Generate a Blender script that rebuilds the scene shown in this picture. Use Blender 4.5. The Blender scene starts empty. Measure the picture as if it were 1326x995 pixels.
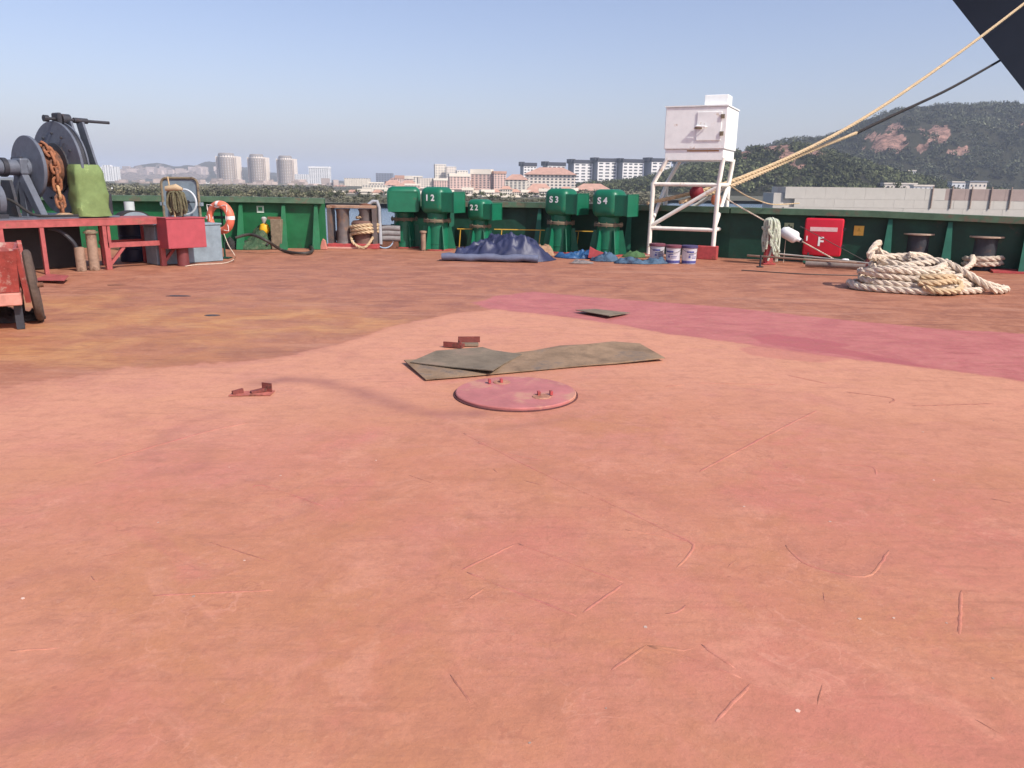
import bpy, bmesh, math, random
import numpy as np
from mathutils import Vector, Matrix, noise as mnoise
random.seed(7); rng = np.random.default_rng(7)
S = bpy.context.scene
C = bpy.context.collection
R_ = math.radians
# ------------------------------------------------------------------ camera, sky, sun, exposure
EYE = 1.65; F = 1000.0; TH = R_(14.6); RO = R_(0.7)
cam = bpy.data.cameras.new('camera'); cam.sensor_width = 36; cam.lens = 36 * F / 1326
cam.clip_start = 0.05; cam.clip_end = 20000
co = bpy.data.objects.new('camera', cam); C.objects.link(co)
CR = Matrix.Rotation(math.pi/2 - TH, 3, 'X') @ Matrix.Rotation(RO, 3, 'Z')
co.matrix_world = Matrix.Translation((0, 0, EYE)) @ CR.to_4x4()
S.camera = co
S.cycles.use_denoising = True
S.cycles.max_bounces = 6; S.cycles.volume_bounces = 1
SUN_EL = R_(44); SUN_DIR = Vector((.74, -.67, 0)).normalized() * math.cos(SUN_EL) + Vector((0, 0, math.sin(SUN_EL)))
w = bpy.data.worlds.new('World'); S.world = w; w.use_nodes = True
nt = w.node_tree; bg = nt.nodes['Background']
sky = nt.nodes.new('ShaderNodeTexSky'); sky.sky_type = 'NISHITA'; sky.sun_disc = False
sky.sun_elevation = SUN_EL; sky.sun_rotation = math.atan2(SUN_DIR.x, SUN_DIR.y)
sky.air_density = 1.0; sky.dust_density = 2.0; sky.ozone_density = 1.2; sky.altitude = 0
tint = nt.nodes.new('ShaderNodeMix'); tint.data_type = 'RGBA'; tint.blend_type = 'MULTIPLY'; tint.inputs[0].default_value = 1; tint.inputs[7].default_value = (1.0, .91, 1.0, 1)
nt.links.new(sky.outputs[0], tint.inputs[6]); nt.links.new(tint.outputs[2], bg.inputs[0]); bg.inputs[1].default_value = 0.127
sl = bpy.data.lights.new('sun', 'SUN'); sl.energy = 3.7; sl.angle = R_(0.53); sl.color = (1, .95, .87)
so = bpy.data.objects.new('sun', sl); C.objects.link(so)
so.rotation_euler = SUN_DIR.to_track_quat('Z', 'Y').to_euler()
S.view_settings.view_transform = 'Standard'; S.view_settings.look = 'None'
S.view_settings.exposure = 0.38; S.view_settings.gamma = 1.0
# ------------------------------------------------------------------ placing helpers (photograph pixel -> place)
def ray(px, py): return CR @ Vector(((px-663)/F, -(py-497.5)/F, -1))
def G(px, py, z=0):
    d = ray(px, py); t = (z-EYE)/d.z; return Vector((0, 0, EYE)) + d*t
def P(px, py, Y):
    d = ray(px, py); return Vector((0, 0, EYE)) + d*(Y/d.y)
def fn(p, s=1, o=0): return mnoise.fractal(Vector((p[0]*s+o, p[1]*s, p[2]*s if len(p) > 2 else o)), 1.0, 2.0, 4)
# ------------------------------------------------------------------ materials
MATS = {}
def mat(name, col, rough=.55, var=.12, scale=6, rust=0, rcol=(.16, .06, .03), rscale=3, metal=0, bump=.0, bscale=30, spec=.4, isl=0, tint=0):
    if name in MATS: return MATS[name]
    m = bpy.data.materials.new(name); m.use_nodes = True; MATS[name] = m
    t = m.node_tree; n = t.nodes; L = t.links.new; b = n['Principled BSDF']
    b.inputs['Roughness'].default_value = rough; b.inputs['Metallic'].default_value = metal
    b.inputs['Specular IOR Level'].default_value = spec
    tc = n.new('ShaderNodeTexCoord')
    nz = n.new('ShaderNodeTexNoise'); nz.inputs['Scale'].default_value = scale; nz.inputs['Detail'].default_value = 7; nz.inputs['Roughness'].default_value = .62
    L(tc.outputs['Object'], nz.inputs['Vector'])
    mr = n.new('ShaderNodeMapRange'); mr.inputs[1].default_value = .3; mr.inputs[2].default_value = .7
    mr.inputs[3].default_value = 1-var; mr.inputs[4].default_value = 1+var
    L(nz.outputs[0], mr.inputs[0])
    last = mr.outputs[0]
    if isl:
        ge = n.new('ShaderNodeNewGeometry'); mi = n.new('ShaderNodeMapRange'); mi.inputs[3].default_value = 1-isl; mi.inputs[4].default_value = 1+isl
        L(ge.outputs['Random Per Island'], mi.inputs[0])
        mu = n.new('ShaderNodeMath'); mu.operation = 'MULTIPLY'; L(last, mu.inputs[0]); L(mi.outputs[0], mu.inputs[1]); last = mu.outputs[0]
    if tint:
        ta = n.new('ShaderNodeAttribute'); ta.attribute_name = 'tint'
        mu = n.new('ShaderNodeMath'); mu.operation = 'MULTIPLY'; L(last, mu.inputs[0]); L(ta.outputs['Fac'], mu.inputs[1]); last = mu.outputs[0]
    vm = n.new('ShaderNodeVectorMath'); vm.operation = 'SCALE'; vm.inputs[0].default_value = col[:3]
    L(last, vm.inputs['Scale']); out = vm.outputs[0]
    if rust:
        n2 = n.new('ShaderNodeTexNoise'); n2.inputs['Scale'].default_value = rscale; n2.inputs['Detail'].default_value = 9; n2.inputs['Roughness'].default_value = .7
        L(tc.outputs['Object'], n2.inputs['Vector'])
        m2 = n.new('ShaderNodeMapRange'); c = .72 - rust*.4; m2.inputs[1].default_value = c-.03; m2.inputs[2].default_value = c+.07
        L(n2.outputs[0], m2.inputs[0])
        mx = n.new('ShaderNodeMix'); mx.data_type = 'RGBA'; mx.inputs[7].default_value = (*rcol, 1)
        L(m2.outputs[0], mx.inputs[0]); L(out, mx.inputs[6]); out = mx.outputs[2]
    L(out, b.inputs['Base Color'])
    if bump:
        n3 = n.new('ShaderNodeTexNoise'); n3.inputs['Scale'].default_value = bscale; n3.inputs['Detail'].default_value = 5
        L(tc.outputs['Object'], n3.inputs['Vector'])
        bp = n.new('ShaderNodeBump'); bp.inputs['Strength'].default_value = bump; bp.inputs['Distance'].default_value = .02
        L(n3.outputs[0], bp.inputs['Height']); L(bp.outputs[0], b.inputs['Normal'])
    return m
# ------------------------------------------------------------------ mesh builder
class MB:
    def __init__(s): s.v = []; s.f = []
    def add(s, vs, fs, M=None):
        o = len(s.v)
        s.v += [tuple(M @ Vector(p)) if M else tuple(p) for p in vs]
        s.f += [tuple(i+o for i in f) for f in fs]; return s
    def box(s, x0, x1, y0, y1, z0, z1, M=None):
        return s.add([(x0,y0,z0),(x1,y0,z0),(x1,y1,z0),(x0,y1,z0),(x0,y0,z1),(x1,y0,z1),(x1,y1,z1),(x0,y1,z1)],
                     [(0,3,2,1),(4,5,6,7),(0,1,5,4),(1,2,6,5),(2,3,7,6),(3,0,4,7)], M)
    def cbox(s, c, d, M=None): return s.box(c[0]-d[0]/2, c[0]+d[0]/2, c[1]-d[1]/2, c[1]+d[1]/2, c[2]-d[2]/2, c[2]+d[2]/2, M)
    def beam(s, p, q, w, h=None, up=(0,0,1)):
        p = Vector(p); q = Vector(q); h = h or w; d = (q-p).normalized(); u = Vector(up)
        if abs(d.dot(u)) > .99: u = Vector((0,1,0))
        a = d.cross(u).normalized()*(w/2); b = a.cross(d).normalized()*(h/2)
        vs = [p-a-b, p+a-b, p+a+b, p-a+b, q-a-b, q+a-b, q+a+b, q-a+b]
        return s.add(vs, [(0,3,2,1),(4,5,6,7),(0,1,5,4),(1,2,6,5),(2,3,7,6),(3,0,4,7)][::1])
    def tube(s, pts, r, n=8, closed=False, caps=True, flat=1):
        pts = [Vector(p) for p in pts]; N = len(pts); rs = r if isinstance(r, (list, tuple)) else [r]*N
        T = []
        for i in range(N):
            if closed: d = pts[(i+1) % N]-pts[i-1]
            else: d = pts[min(i+1, N-1)]-pts[max(i-1, 0)]
            T.append(d.normalized() if d.length > 1e-9 else Vector((0,0,1)))
        u = T[0].orthogonal().normalized()
        if abs(T[0].z) < .9: u = T[0].cross(Vector((0,0,1))).normalized()
        vs = []
        for i in range(N):
            u = (u - T[i]*u.dot(T[i])).normalized(); b = T[i].cross(u)
            for k in range(n):
                a = 2*math.pi*k/n; vs.append(pts[i] + u*math.cos(a)*rs[i] + b*math.sin(a)*rs[i]*flat)
        fs = []
        for i in range(N if closed else N-1):
            j = (i+1) % N
            for k in range(n):
                l = (k+1) % n; fs.append((i*n+k, i*n+l, j*n+l, j*n+k))
        if caps and not closed: fs += [tuple(range(n-1, -1, -1)), tuple((N-1)*n+k for k in range(n))]
        return s.add(vs, fs)
    def cyl(s, p, q, r, r2=None, n=20): return s.tube([p, q], [r, r if r2 is None else r2], n)
    def lathe(s, prof, n=28, c=(0,0,0), M=None):
        vs = []; m = len(prof)
        for r, z in prof:
            for k in range(n):
                a = 2*math.pi*k/n; vs.append((c[0]+r*math.cos(a), c[1]+r*math.sin(a), c[2]+z))
        fs = [(i*n+k, i*n+(k+1) % n, (i+1)*n+(k+1) % n, (i+1)*n+k) for i in range(m-1) for k in range(n)]
        if prof[0][0] > 1e-4: fs.append(tuple(range(n-1, -1, -1)))
        if prof[-1][0] > 1e-4: fs.append(tuple((m-1)*n+k for k in range(n)))
        return s.add(vs, fs, M)
    def prism(s, poly, t, M=None):      # poly in XZ, extruded along y by t, centred
        n = len(poly); vs = [(x, -t/2, z) for x, z in poly]+[(x, t/2, z) for x, z in poly]
        fs = [tuple(range(n)), tuple(range(2*n-1, n-1, -1))]+[(i, i+n, (i+1) % n+n, (i+1) % n) for i in range(n)]
        return s.add(vs, fs, M)
    def slab(s, poly, z0, z1):          # poly in XY between heights
        n = len(poly); vs = [(p[0], p[1], z0) for p in poly]+[(p[0], p[1], z1) for p in poly]
        return s.add(vs, [tuple(range(n-1, -1, -1)), tuple(range(n, 2*n))]+[(i, (i+1) % n, (i+1) % n+n, i+n) for i in range(n)])
    def build(s, name, m, parent=None, smooth=False, bev=0, seg=2, loc=None, fix=True):
        me = bpy.data.meshes.new(name); me.from_pydata(s.v, [], s.f)
        if fix or bev:
            bm = bmesh.new(); bm.from_mesh(me)
            bmesh.ops.recalc_face_normals(bm, faces=bm.faces)
            if bev:
                es = [e for e in bm.edges if len(e.link_faces) == 2 and e.calc_face_angle(0) > .6]
                bmesh.ops.bevel(bm, geom=es, offset=bev, segments=seg, affect='EDGES', profile=.5, clamp_overlap=True)
            bm.to_mesh(me); bm.free()
        if isinstance(m, (list, tuple)):
            for q in m: me.materials.append(q)
        else: me.materials.append(m)
        if smooth:
            me.polygons.foreach_set('use_smooth', [True]*len(me.polygons))
            if smooth != 'all':
                try: me.set_sharp_from_angle(angle=R_(35))
                except Exception: pass
        o = bpy.data.objects.new(name, me); C.objects.link(o)
        if parent: o.parent = parent
        if loc is not None: o.location = loc
        return o
def T(name, label, cat, loc=(0,0,0), rz=0, group=None):
    o = bpy.data.objects.new(name, None); o.empty_display_size = .2; C.objects.link(o)
    o.location = loc; o.rotation_euler = (0, 0, rz); return tag(o, label, cat, group)
def tag(o, label, cat, group=None):
    o['label'] = label; o['category'] = cat
    if group: o['group'] = group
    return o
def st(o, k='structure'): o['kind'] = k; return o
def inst(src, parent=None, M=None, name=None):
    c = src.copy(); C.objects.link(c); c.parent = parent
    if M is not None: c.matrix_local = M
    return c
def text(txt, size, m, parent, M, name='lettering'):
    cu = bpy.data.curves.new('lettering', 'FONT'); cu.body = txt; cu.size = size; cu.extrude = .002; cu.align_x = 'CENTER'; cu.align_y = 'CENTER'
    cu.offset = size*.03
    t = bpy.data.objects.new('lettering', cu); C.objects.link(t)
    me = bpy.data.meshes.new_from_object(t.evaluated_get(bpy.context.evaluated_depsgraph_get()))
    bpy.data.objects.remove(t); me.materials.clear(); me.materials.append(m)
    o = bpy.data.objects.new(name, me); C.objects.link(o); o.parent = parent; o.matrix_local = M; return o
def spline(pts, n=12, closed=False):
    pts = [Vector(p) for p in pts]; N = len(pts); out = []
    for i in range(N if closed else N-1):
        g = (lambda k: pts[k % N]) if closed else (lambda k: pts[max(0, min(N-1, k))])
        a, b, c, d = g(i-1), g(i), g(i+1), g(i+2)
        for k in range(n):
            t = k/n; out.append(.5*((2*b)+(c-a)*t+(2*a-5*b+4*c-d)*t*t+(3*b-a-3*c+d)*t**3))
    if not closed: out.append(pts[-1])
    return out
def resample(pts, step):
    out = [pts[0]]; acc = 0
    for a, b in zip(pts, pts[1:]):
        L = (b-a).length
        if L < 1e-9: continue
        t = step-acc
        while t <= L: out.append(a+(b-a)*(t/L)); t += step
        acc = L-(t-step)
    return out
def rope(mb, pts, R, pitch=None, step=None, strands=3, n=6):
    pitch = pitch or R*7; pts = resample(pts, step or R*.9); N = len(pts)
    u = None; paths = [[] for _ in range(strands)]
    for i in range(N):
        t = (pts[min(i+1, N-1)]-pts[max(i-1, 0)]).normalized()
        if u is None: u = t.orthogonal()
        u = (u-t*u.dot(t)).normalized(); b = t.cross(u)
        for k in range(strands):
            a = 2*math.pi*(k/strands + i*(step or R*.9)/pitch)
            paths[k].append(pts[i]+(u*math.cos(a)+b*math.sin(a))*R*.5)
    for p in paths: mb.tube(p, R*.56, n)
    return mb
# ------------------------------------------------------------------ colours
PAINT_RED = mat('red_deck_fitting_paint', (.42, .07, .07), .5, .2, 9, .35, (.2, .07, .04), 6, bump=.15)
BENCH_RED = mat('faded_red_platform_paint', (.36, .085, .08), .55, .25, 7, .3, (.25, .1, .07), 5, bump=.15)
GREEN_SHADE = mat('shaded_green_bulwark_paint', (.007, .05, .031), .5, .25, 3, .18, (.05, .05, .035), 2.2, bump=.2, bscale=9)  # shade of the right bulwark is put into this darker green
BRACKET_SUN = mat('sunlit_green_bracket_paint', (.02, .12, .075), .45, .2, 4, .2, (.06, .055, .04), 3, bump=.1)  # lighter green paints in the light the right bulwark's brackets catch
VENT = mat('glossy_green_vent_paint', (.007, .14, .072), .4, .2, 3, .22, (.09, .08, .05), 3, bump=.06, bscale=8, spec=.5)
GREEN_SUN = mat('sunlit_green_bulwark_paint', (.012, .125, .045), .45, .22, 3, .2, (.04, .05, .03), 2.5, bump=.15)  # sunlit copy of the bulwark green, for the left bulwark
CAPM = mat('weathered_green_cap_rail_paint', (.075, .14, .085), .6, .25, 4, .4, (.14, .11, .075), 2.5, bump=.2)
RUST = mat('rusted_steel', (.17, .075, .045), .85, .35, 8, .3, (.07, .04, .03), 6, bump=.4)
RUSTFL = mat('rusted_flange_steel', (.20, .16, .105), .8, .35, 9, .35, (.06, .04, .03), 6, bump=.4)
DARK = mat('dark_grey_steel', (.035, .037, .045), .5, .25, 6, .3, (.08, .05, .04), 5, bump=.2)
GREY = mat('blue_grey_winch_paint', (.11, .125, .155), .45, .2, 6, .16, (.07, .06, .055), 5, bump=.2)
WHITE = mat('white_tower_paint', (.87, .885, .85), .5, .08, 5, .2, (.5, .34, .2), 5, bump=.06)
CREAM = mat('yellowed_white_pipe_paint', (.84, .80, .71), .5, .1, 6, .22, (.5, .36, .22), 5, bump=.1)
BLUEGREY = mat('pale_blue_grey_paint', (.215, .275, .315), .5, .2, 6, .15, (.2, .15, .12), 5, bump=.12)
LETTER = mat('white_stencil_lettering', (.8, .82, .8), .6, .12, 30)
ROPE = mat('weathered_hemp_rope', (.66, .55, .43), .95, .25, 14, .2, (.45, .34, .24), 3, bump=.8, bscale=90, spec=.1)
ROPEY = mat('yellow_mooring_rope', (.56, .42, .26), .95, .25, 14, .2, (.36, .26, .15), 3, bump=.6, bscale=90, spec=.1)
ROPED = mat('dark_mooring_rope', (.05, .045, .045), .9, .3, 14, bump=.5, bscale=90, spec=.1)
WIRE = mat('steel_wire', (.06, .055, .05), .6, .2)
PLATE = mat('weathered_grey_steel_plate', (.185, .145, .10), .85, .28, 5, .35, (.24, .17, .12), 2.5, bump=.3)
PLATE2 = mat('brownish_grey_steel_plate', (.25, .165, .10), .85, .4, 4, .35, (.15, .115, .09), 2, bump=.3)
YELLOW = mat('yellow_paint', (.62, .38, .05), .5, .15, 8, .15, (.3, .2, .1))
ORANGE = mat('orange_life_ring_cover', (.70, .17, .10), .5, .1, 8)
HATCHM = mat('magenta_hatch_paint', (.44, .15, .135), .5, .18, 4, .42, (.5, .24, .16), 3, bump=.15)
BROWN_PIPE = mat('tan_pipe_paint', (.3, .2, .14), .6, .3, 7, .4, (.14, .08, .05), 4, bump=.3)
RUBBER = mat('black_rubber', (.028, .026, .026), .75, .3, 9, bump=.3)
# ------------------------------------------------------------------ deck
def sdf(poly, X, Y):
    P2 = np.array([(p[0], p[1]) for p in poly]); d = np.full(X.shape, 1e9); ins = np.zeros(X.shape, bool)
    n = len(P2)
    for i in range(n):
        a = P2[i]; b = P2[(i+1) % n]; e = b-a; L = e@e
        t = np.clip(((X-a[0])*e[0]+(Y-a[1])*e[1])/max(L, 1e-9), 0, 1)
        d = np.minimum(d, np.hypot(X-a[0]-t*e[0], Y-a[1]-t*e[1]))
        c = (a[1] > Y) != (b[1] > Y)
        with np.errstate(divide='ignore', invalid='ignore'):
            xi = a[0]+(Y-a[1])*e[0]/(e[1] if e[1] else 1e-9)
        ins ^= c & (X < xi)
    return np.where(ins, d, -d)
def linedist(pts, X, Y):
    d = np.full(X.shape, 1e9)
    for a, b in zip(pts, pts[1:]):
        ex, ey = b[0]-a[0], b[1]-a[1]; L = ex*ex+ey*ey
        t = np.clip(((X-a[0])*ex+(Y-a[1])*ey)/max(L, 1e-9), 0, 1)
        d = np.minimum(d, np.hypot(X-a[0]-t*ex, Y-a[1]-t*ey))
    return d
gp = lambda L: [G(*p) for p in L]
xs = np.concatenate([np.arange(-20, -6, .2), np.arange(-6, 6, .05), np.arange(6, 17.01, .15)])
ys = np.concatenate([np.arange(-6, 1, .4), np.arange(1, 9, .05), np.arange(9, 22.01, .1)])
X, Y = np.meshgrid(xs, ys)
salmon = sdf([Vector((-8, -8, 0)), Vector((-9, 5.5, 0))] + gp([(0,502),(150,478),(280,470),(350,464),(420,449),(460,439),(500,424),(535,416),(585,406),(640,400),(720,408),(800,420),(860,431),(960,444),(1060,459),(1180,472),(1326,492),(1500,517)]) + [Vector((12, -8, 0))], X, Y)
magenta = sdf(gp([(612,392),(640,383),(690,377),(760,384),(860,391),(960,399),(1100,414),(1200,424),(1326,432),(1500,450),(1500,540),(1326,500),(1180,480),(1060,465),(960,450),(860,437),(800,426),(720,414),(640,404)]), X, Y)
wet = np.maximum(sdf(gp([(968,434),(1000,432),(1060,439),(1105,446),(1090,450),(1150,462),(1235,480),(1180,474),(1100,461),(1040,452),(985,444)]), X, Y), -9)
spill = sdf(gp([(955,450),(985,446),(1060,458),(1095,464),(1065,469),(1010,465),(970,459)]), X, Y)
och = np.zeros_like(X)
for px, py, rx, ry, a in [(320,415,2.2,1.2,1.),(380,420,1.2,.7,.8),(130,395,2.0,1.4,.7),(60,440,1.6,1.3,.85),(150,460,1.6,.8,.65),(250,395,2.5,1.2,.6),(440,420,1.2,.8,.5),(230,440,2.,.7,.6)]:
    c = G(px, py); och = np.maximum(och, a*np.exp(-(((X-c.x)/rx)**2+((Y-c.y)/ry)**2)))
arc = np.full(X.shape, 0.)
for pts, wd, a in [([(335,496),(370,491),(420,495),(470,508),(500,520),(535,531),(570,536),(620,534)], .11, 1.),
                   ([(195,585),(215,562),(250,545),(290,535)], .07, .45), ([(270,575),(265,600),(240,612),(205,608)], .05, .35),
                   ([(1020,700),(1040,722),(1080,738),(1120,742),(1150,712)], .035, .5), ([(560,545),(640,575),(720,610),(800,630),(900,660)], .05, .35),
                   ([(0,760),(60,740),(130,735)], .05, .35), ([(640,555),(700,548),(740,538)], .06, .5), ([(0,960),(40,935),(100,950)], .06, .5),
                   ([(310,620),(335,624),(420,655),(330,680)], .012, .45)]:
    arc = np.maximum(arc, a*np.exp(-(linedist(gp(pts), X, Y)/wd)**2))
tan_tone = np.zeros_like(X)  # tan patches, with a broad one darkening the near deck
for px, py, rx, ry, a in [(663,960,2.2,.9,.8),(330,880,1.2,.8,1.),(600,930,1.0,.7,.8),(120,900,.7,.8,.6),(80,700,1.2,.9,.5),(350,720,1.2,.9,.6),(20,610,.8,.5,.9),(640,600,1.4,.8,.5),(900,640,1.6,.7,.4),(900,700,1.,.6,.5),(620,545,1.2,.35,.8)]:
    c = G(px, py); tan_tone = np.maximum(tan_tone, a*np.exp(-(((X-c.x)/rx)**2+((Y-c.y)/ry)**2)))
rose = np.zeros_like(X)
for px, py, rx, ry, a in [(1180,940,.8,.6,1.),(1000,860,.9,.6,.8),(720,690,.7,.5,1.),(900,780,.7,.5,.7),(1250,700,1.2,.9,.7),(640,660,.9,.5,.6),(1000,640,1.5,.8,.5),(60,940,.4,.3,.8),(200,600,2.0,.9,.5),(60,560,1.5,.7,.6)]:
    c = G(px, py); rose = np.maximum(rose, a*np.exp(-(((X-c.x)/rx)**2+((Y-c.y)/ry)**2)))
Z = np.zeros_like(X)
for k in range(10):
    a = rng.uniform(0, 6.28); fq = rng.uniform(.8, 3.5); Z += .0011*np.sin(fq*(X*math.cos(a)+Y*math.sin(a))+rng.uniform(0, 6))/fq**.5
Z -= Z.max()
me = bpy.data.meshes.new('deck'); ny, nx = X.shape
idx = np.arange(nx*ny).reshape(ny, nx)
q = np.stack([idx[:-1,:-1], idx[:-1,1:], idx[1:,1:], idx[1:,:-1]], -1).reshape(-1, 4)
# the deck ends at the ship's side under the bulwark
side = [(-20, 21.2), (-3.0, 21.2), (.3, 20.95), (3.6, 19.75), (5.1, 18.75), (7.8, 17.6), (10.1, 16.55), (12.1, 15.6), (17, 13.3)]
lim = np.interp(X, [p[0] for p in side], [p[1] for p in side])
Yc = np.minimum(Y, lim)
me.from_pydata(np.stack([X.ravel(), Yc.ravel(), Z.ravel()], 1).tolist(), [], q.tolist())
for nm, arr in dict(salmon=salmon, magenta=magenta, wet=wet, spill=spill, ochre=och, arc=arc, tan_tone=tan_tone, rose=rose, soft=.55*np.clip((-1.8-X)/2.2, 0, 1)).items():
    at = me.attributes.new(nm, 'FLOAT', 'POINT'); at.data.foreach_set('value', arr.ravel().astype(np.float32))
me.polygons.foreach_set('use_smooth', [True]*len(me.polygons))
def deck_mat():
    m = bpy.data.materials.new('painted_deck_steel'); m.use_nodes = True; t = m.node_tree; n = t.nodes; L = t.links.new; b = n['Principled BSDF']
    tc = n.new('ShaderNodeTexCoord')
    def nz(scale, det=8, rough=.6, dist=0, sc=None):
        x = n.new('ShaderNodeTexNoise'); x.inputs['Scale'].default_value = scale; x.inputs['Detail'].default_value = det; x.inputs['Roughness'].default_value = rough; x.inputs['Distortion'].default_value = dist
        if sc:
            mp = n.new('ShaderNodeMapping'); mp.inputs['Scale'].default_value = sc[:3]; mp.inputs['Rotation'].default_value = (0, 0, sc[3]); L(tc.outputs['Object'], mp.inputs[0]); L(mp.outputs[0], x.inputs['Vector'])
        else: L(tc.outputs['Object'], x.inputs['Vector'])
        return x.outputs[0]
    def mr(v, a, b_, c=0., d=1., smooth=True):
        x = n.new('ShaderNodeMapRange'); x.interpolation_type = 'SMOOTHSTEP' if smooth else 'LINEAR'
        for i, k in enumerate((a, b_, c, d)): x.inputs[i+1].default_value = k
        L(v, x.inputs[0]); return x.outputs[0]
    def ma(op, a, b_=0.0):
        x = n.new('ShaderNodeMath'); x.operation = op
        for i, k in enumerate((a, b_)):
            if isinstance(k, (int, float)): x.inputs[i].default_value = k
            else: L(k, x.inputs[i])
        return x.outputs[0]
    def mix(f, a, b_, mode='MIX'):
        x = n.new('ShaderNodeMix'); x.data_type = 'RGBA'; x.blend_type = mode
        if isinstance(f, (int, float)): x.inputs[0].default_value = f
        else: L(f, x.inputs[0])
        for i, k in ((6, a), (7, b_)):
            if isinstance(k, tuple): x.inputs[i].default_value = (*k, 1)
            else: L(k, x.inputs[i])
        return x.outputs[2]
    def at(nm):
        x = n.new('ShaderNodeAttribute'); x.attribute_name = nm; return x.outputs['Fac']
    big = nz(.55, 6, .6); mid = nz(2.2, 8, .65, .4); fine = nz(13, 8, .7); edge = nz(3.0, 8, .65, .3); grit = nz(70, 4, .7)
    streak = nz(3., 7, .65, .8, (.45, 2.2, 1, .35)); streak2 = nz(5, 8, .7, .5, (.35, 2.6, 1, -.25))
    ed = ma('MULTIPLY', ma('SUBTRACT', edge, .5), .55)
    # old brown-red coat
    old = mix(mr(mid, .40, .60), (.36, .138, .082), (.45, .19, .115))
    old = mix(mr(nz(1.6, 9, .7, .8), .52, .62, 0, .6), old, (.28, .105, .07))
    old = mix(mr(fine, .52, .66, 0, .5), old, (.53, .27, .20))
    old = mix(mr(nz(30, 6, .7), .55, .68, 0, .6), old, (.25, .095, .065))
    old = mix(mr(nz(2.2, 7, .62, .5, (.35, 2.2, 1, .1)), .56, .64, 0, .65), old, (.24, .09, .06))
    old = mix(mr(nz(1.1, 7, .62, .8, (.4, 1.8, 1, -.35)), .54, .64, 0, .4), old, (.54, .27, .19))
    oc = ma('MULTIPLY', at('ochre'), mr(nz(.9, 6, .6), .35, .60, .35, 1.1))
    och_c = mix(mr(nz(1.3, 9, .68, .8), .42, .58), (.47, .20, .085), (.57, .285, .12))
    old = mix(mr(oc, .08, .9, 0, .88), old, och_c)
    old = mix(ma('MULTIPLY', mr(streak2, .53, .62), mr(at('ochre'), .1, .5, .25, .55)), old, (.27, .105, .06))
    # magenta coat
    mg = mix(mr(mid, .4, .6), (.455, .135, .135), (.51, .17, .165))
    mg = mix(mr(streak, .55, .66, 0, .6), mg, (.36, .095, .10))
    mg = mix(mr(fine, .53, .66, 0, .35), mg, (.58, .27, .23))
    col = mix(mr(ma('ADD', at('magenta'), ma('MULTIPLY', ed, .5)), -.04, .08), old, mg)
    # salmon coat
    sa = mix(mr(big, .42, .58), (.575, .245, .158), (.55, .218, .16))
    sa = mix(mr(mid, .42, .62, 0, .6), sa, (.50, .205, .125))
    sa = mix(mr(nz(1.1, 9, .68, .6), .50, .62, 0, .7), sa, (.50, .215, .115))
    sa = mix(mr(nz(.8, 9, .7, .9), .52, .64, 0, .65), sa, (.555, .185, .15))
    sa = mix(mr(fine, .50, .64, 0, .45), sa, (.42, .16, .105))
    sa = mix(mr(nz(26, 8, .75, .2), .54, .66, 0, .45), sa, (.68, .35, .25))
    sa = mix(mr(streak2, .56, .66, 0, .5), sa, (.42, .16, .105))
    sa = mix(mr(nz(6, 9, .75, 1.5), .57, .64, 0, .45), sa, (.40, .15, .10))
    sa = mix(mr(grit, .58, .70, 0, .45), sa, (.34, .14, .09))
    sa = mix(ma('MULTIPLY', at('tan_tone'), mr(mid, .36, .60, .2, .75)), sa, (.48, .205, .108))
    sa = mix(ma('MULTIPLY', at('rose'), mr(nz(1.4, 8, .65, .4), .40, .60, .15, .85)), sa, (.525, .185, .142))
    cl = ma('MULTIPLY', mr(ma('ABSOLUTE', ma('SUBTRACT', nz(1.7, 5, .55, .4), .5), 0), .002, .010, 1, 0), mr(nz(2.3, 4, .6), .50, .60))
    sa = mix(ma('MULTIPLY', cl, .38), sa, (.36, .135, .09))
    cl2 = ma('MULTIPLY', mr(ma('ABSOLUTE', ma('SUBTRACT', nz(4.5, 4, .5, .8), .5), 0), .003, .014, 1, 0), mr(nz(1.3, 5, .6), .52, .60))
    sa = mix(ma('MULTIPLY', cl2, .3), sa, (.70, .33, .25))
    vz = n.new('ShaderNodeTexVoronoi'); vz.inputs['Scale'].default_value = 5.5; L(tc.outputs['Object'], vz.inputs['Vector'])
    sa = mix(mr(vz.outputs['Distance'], .03, .07, .5, 0), sa, (.33, .125, .085))
    sa = mix(mr(nz(.55, 10, .72, 1.2), .52, .60, 0, .5), sa, (.47, .19, .115))
    sa = mix(mr(nz(1.9, 10, .74, 1.6), .56, .62, 0, .42), sa, (.41, .165, .105))
    sa = mix(mr(nz(1.3, 10, .7, 1.0), .55, .65, 0, .4), sa, (.66, .30, .21))
    far = mr(at('salmon'), .2, 4.2)
    sa = mix(ma('MULTIPLY', mr(far, 0, 1, .75, 0), mr(mid, .30, .60, .5, 1)), sa, (.665, .315, .21))
    soft = at('soft')
    es = ma('ADD', at('salmon'), ma('MULTIPLY', ed, ma('ADD', ma('MULTIPLY', soft, 3.2), .5)))
    ef = mix(soft, mr(es, -.03, .05), mr(es, -.35, .55))
    fine_ = ma('MULTIPLY', soft, mr(ma('ABSOLUTE', at('salmon')), .0, .8, .35, 0))
    col = mix(ef, col, sa); col = mix(ma('MULTIPLY', fine_, mr(fine, .45, .6)), col, (.36, .15, .09))
    ring = ma('MULTIPLY', mr(es, -.12, .02), mr(es, .02, .16, 1, 0))
    col = mix(ma('MULTIPLY', ring, .18), col, (.38, .12, .09))
    col = mix(mr(ma('ADD', at('spill'), ma('MULTIPLY', ed, .2)), -.02, .04, 0, .55), col, (.50, .165, .14))
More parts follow.
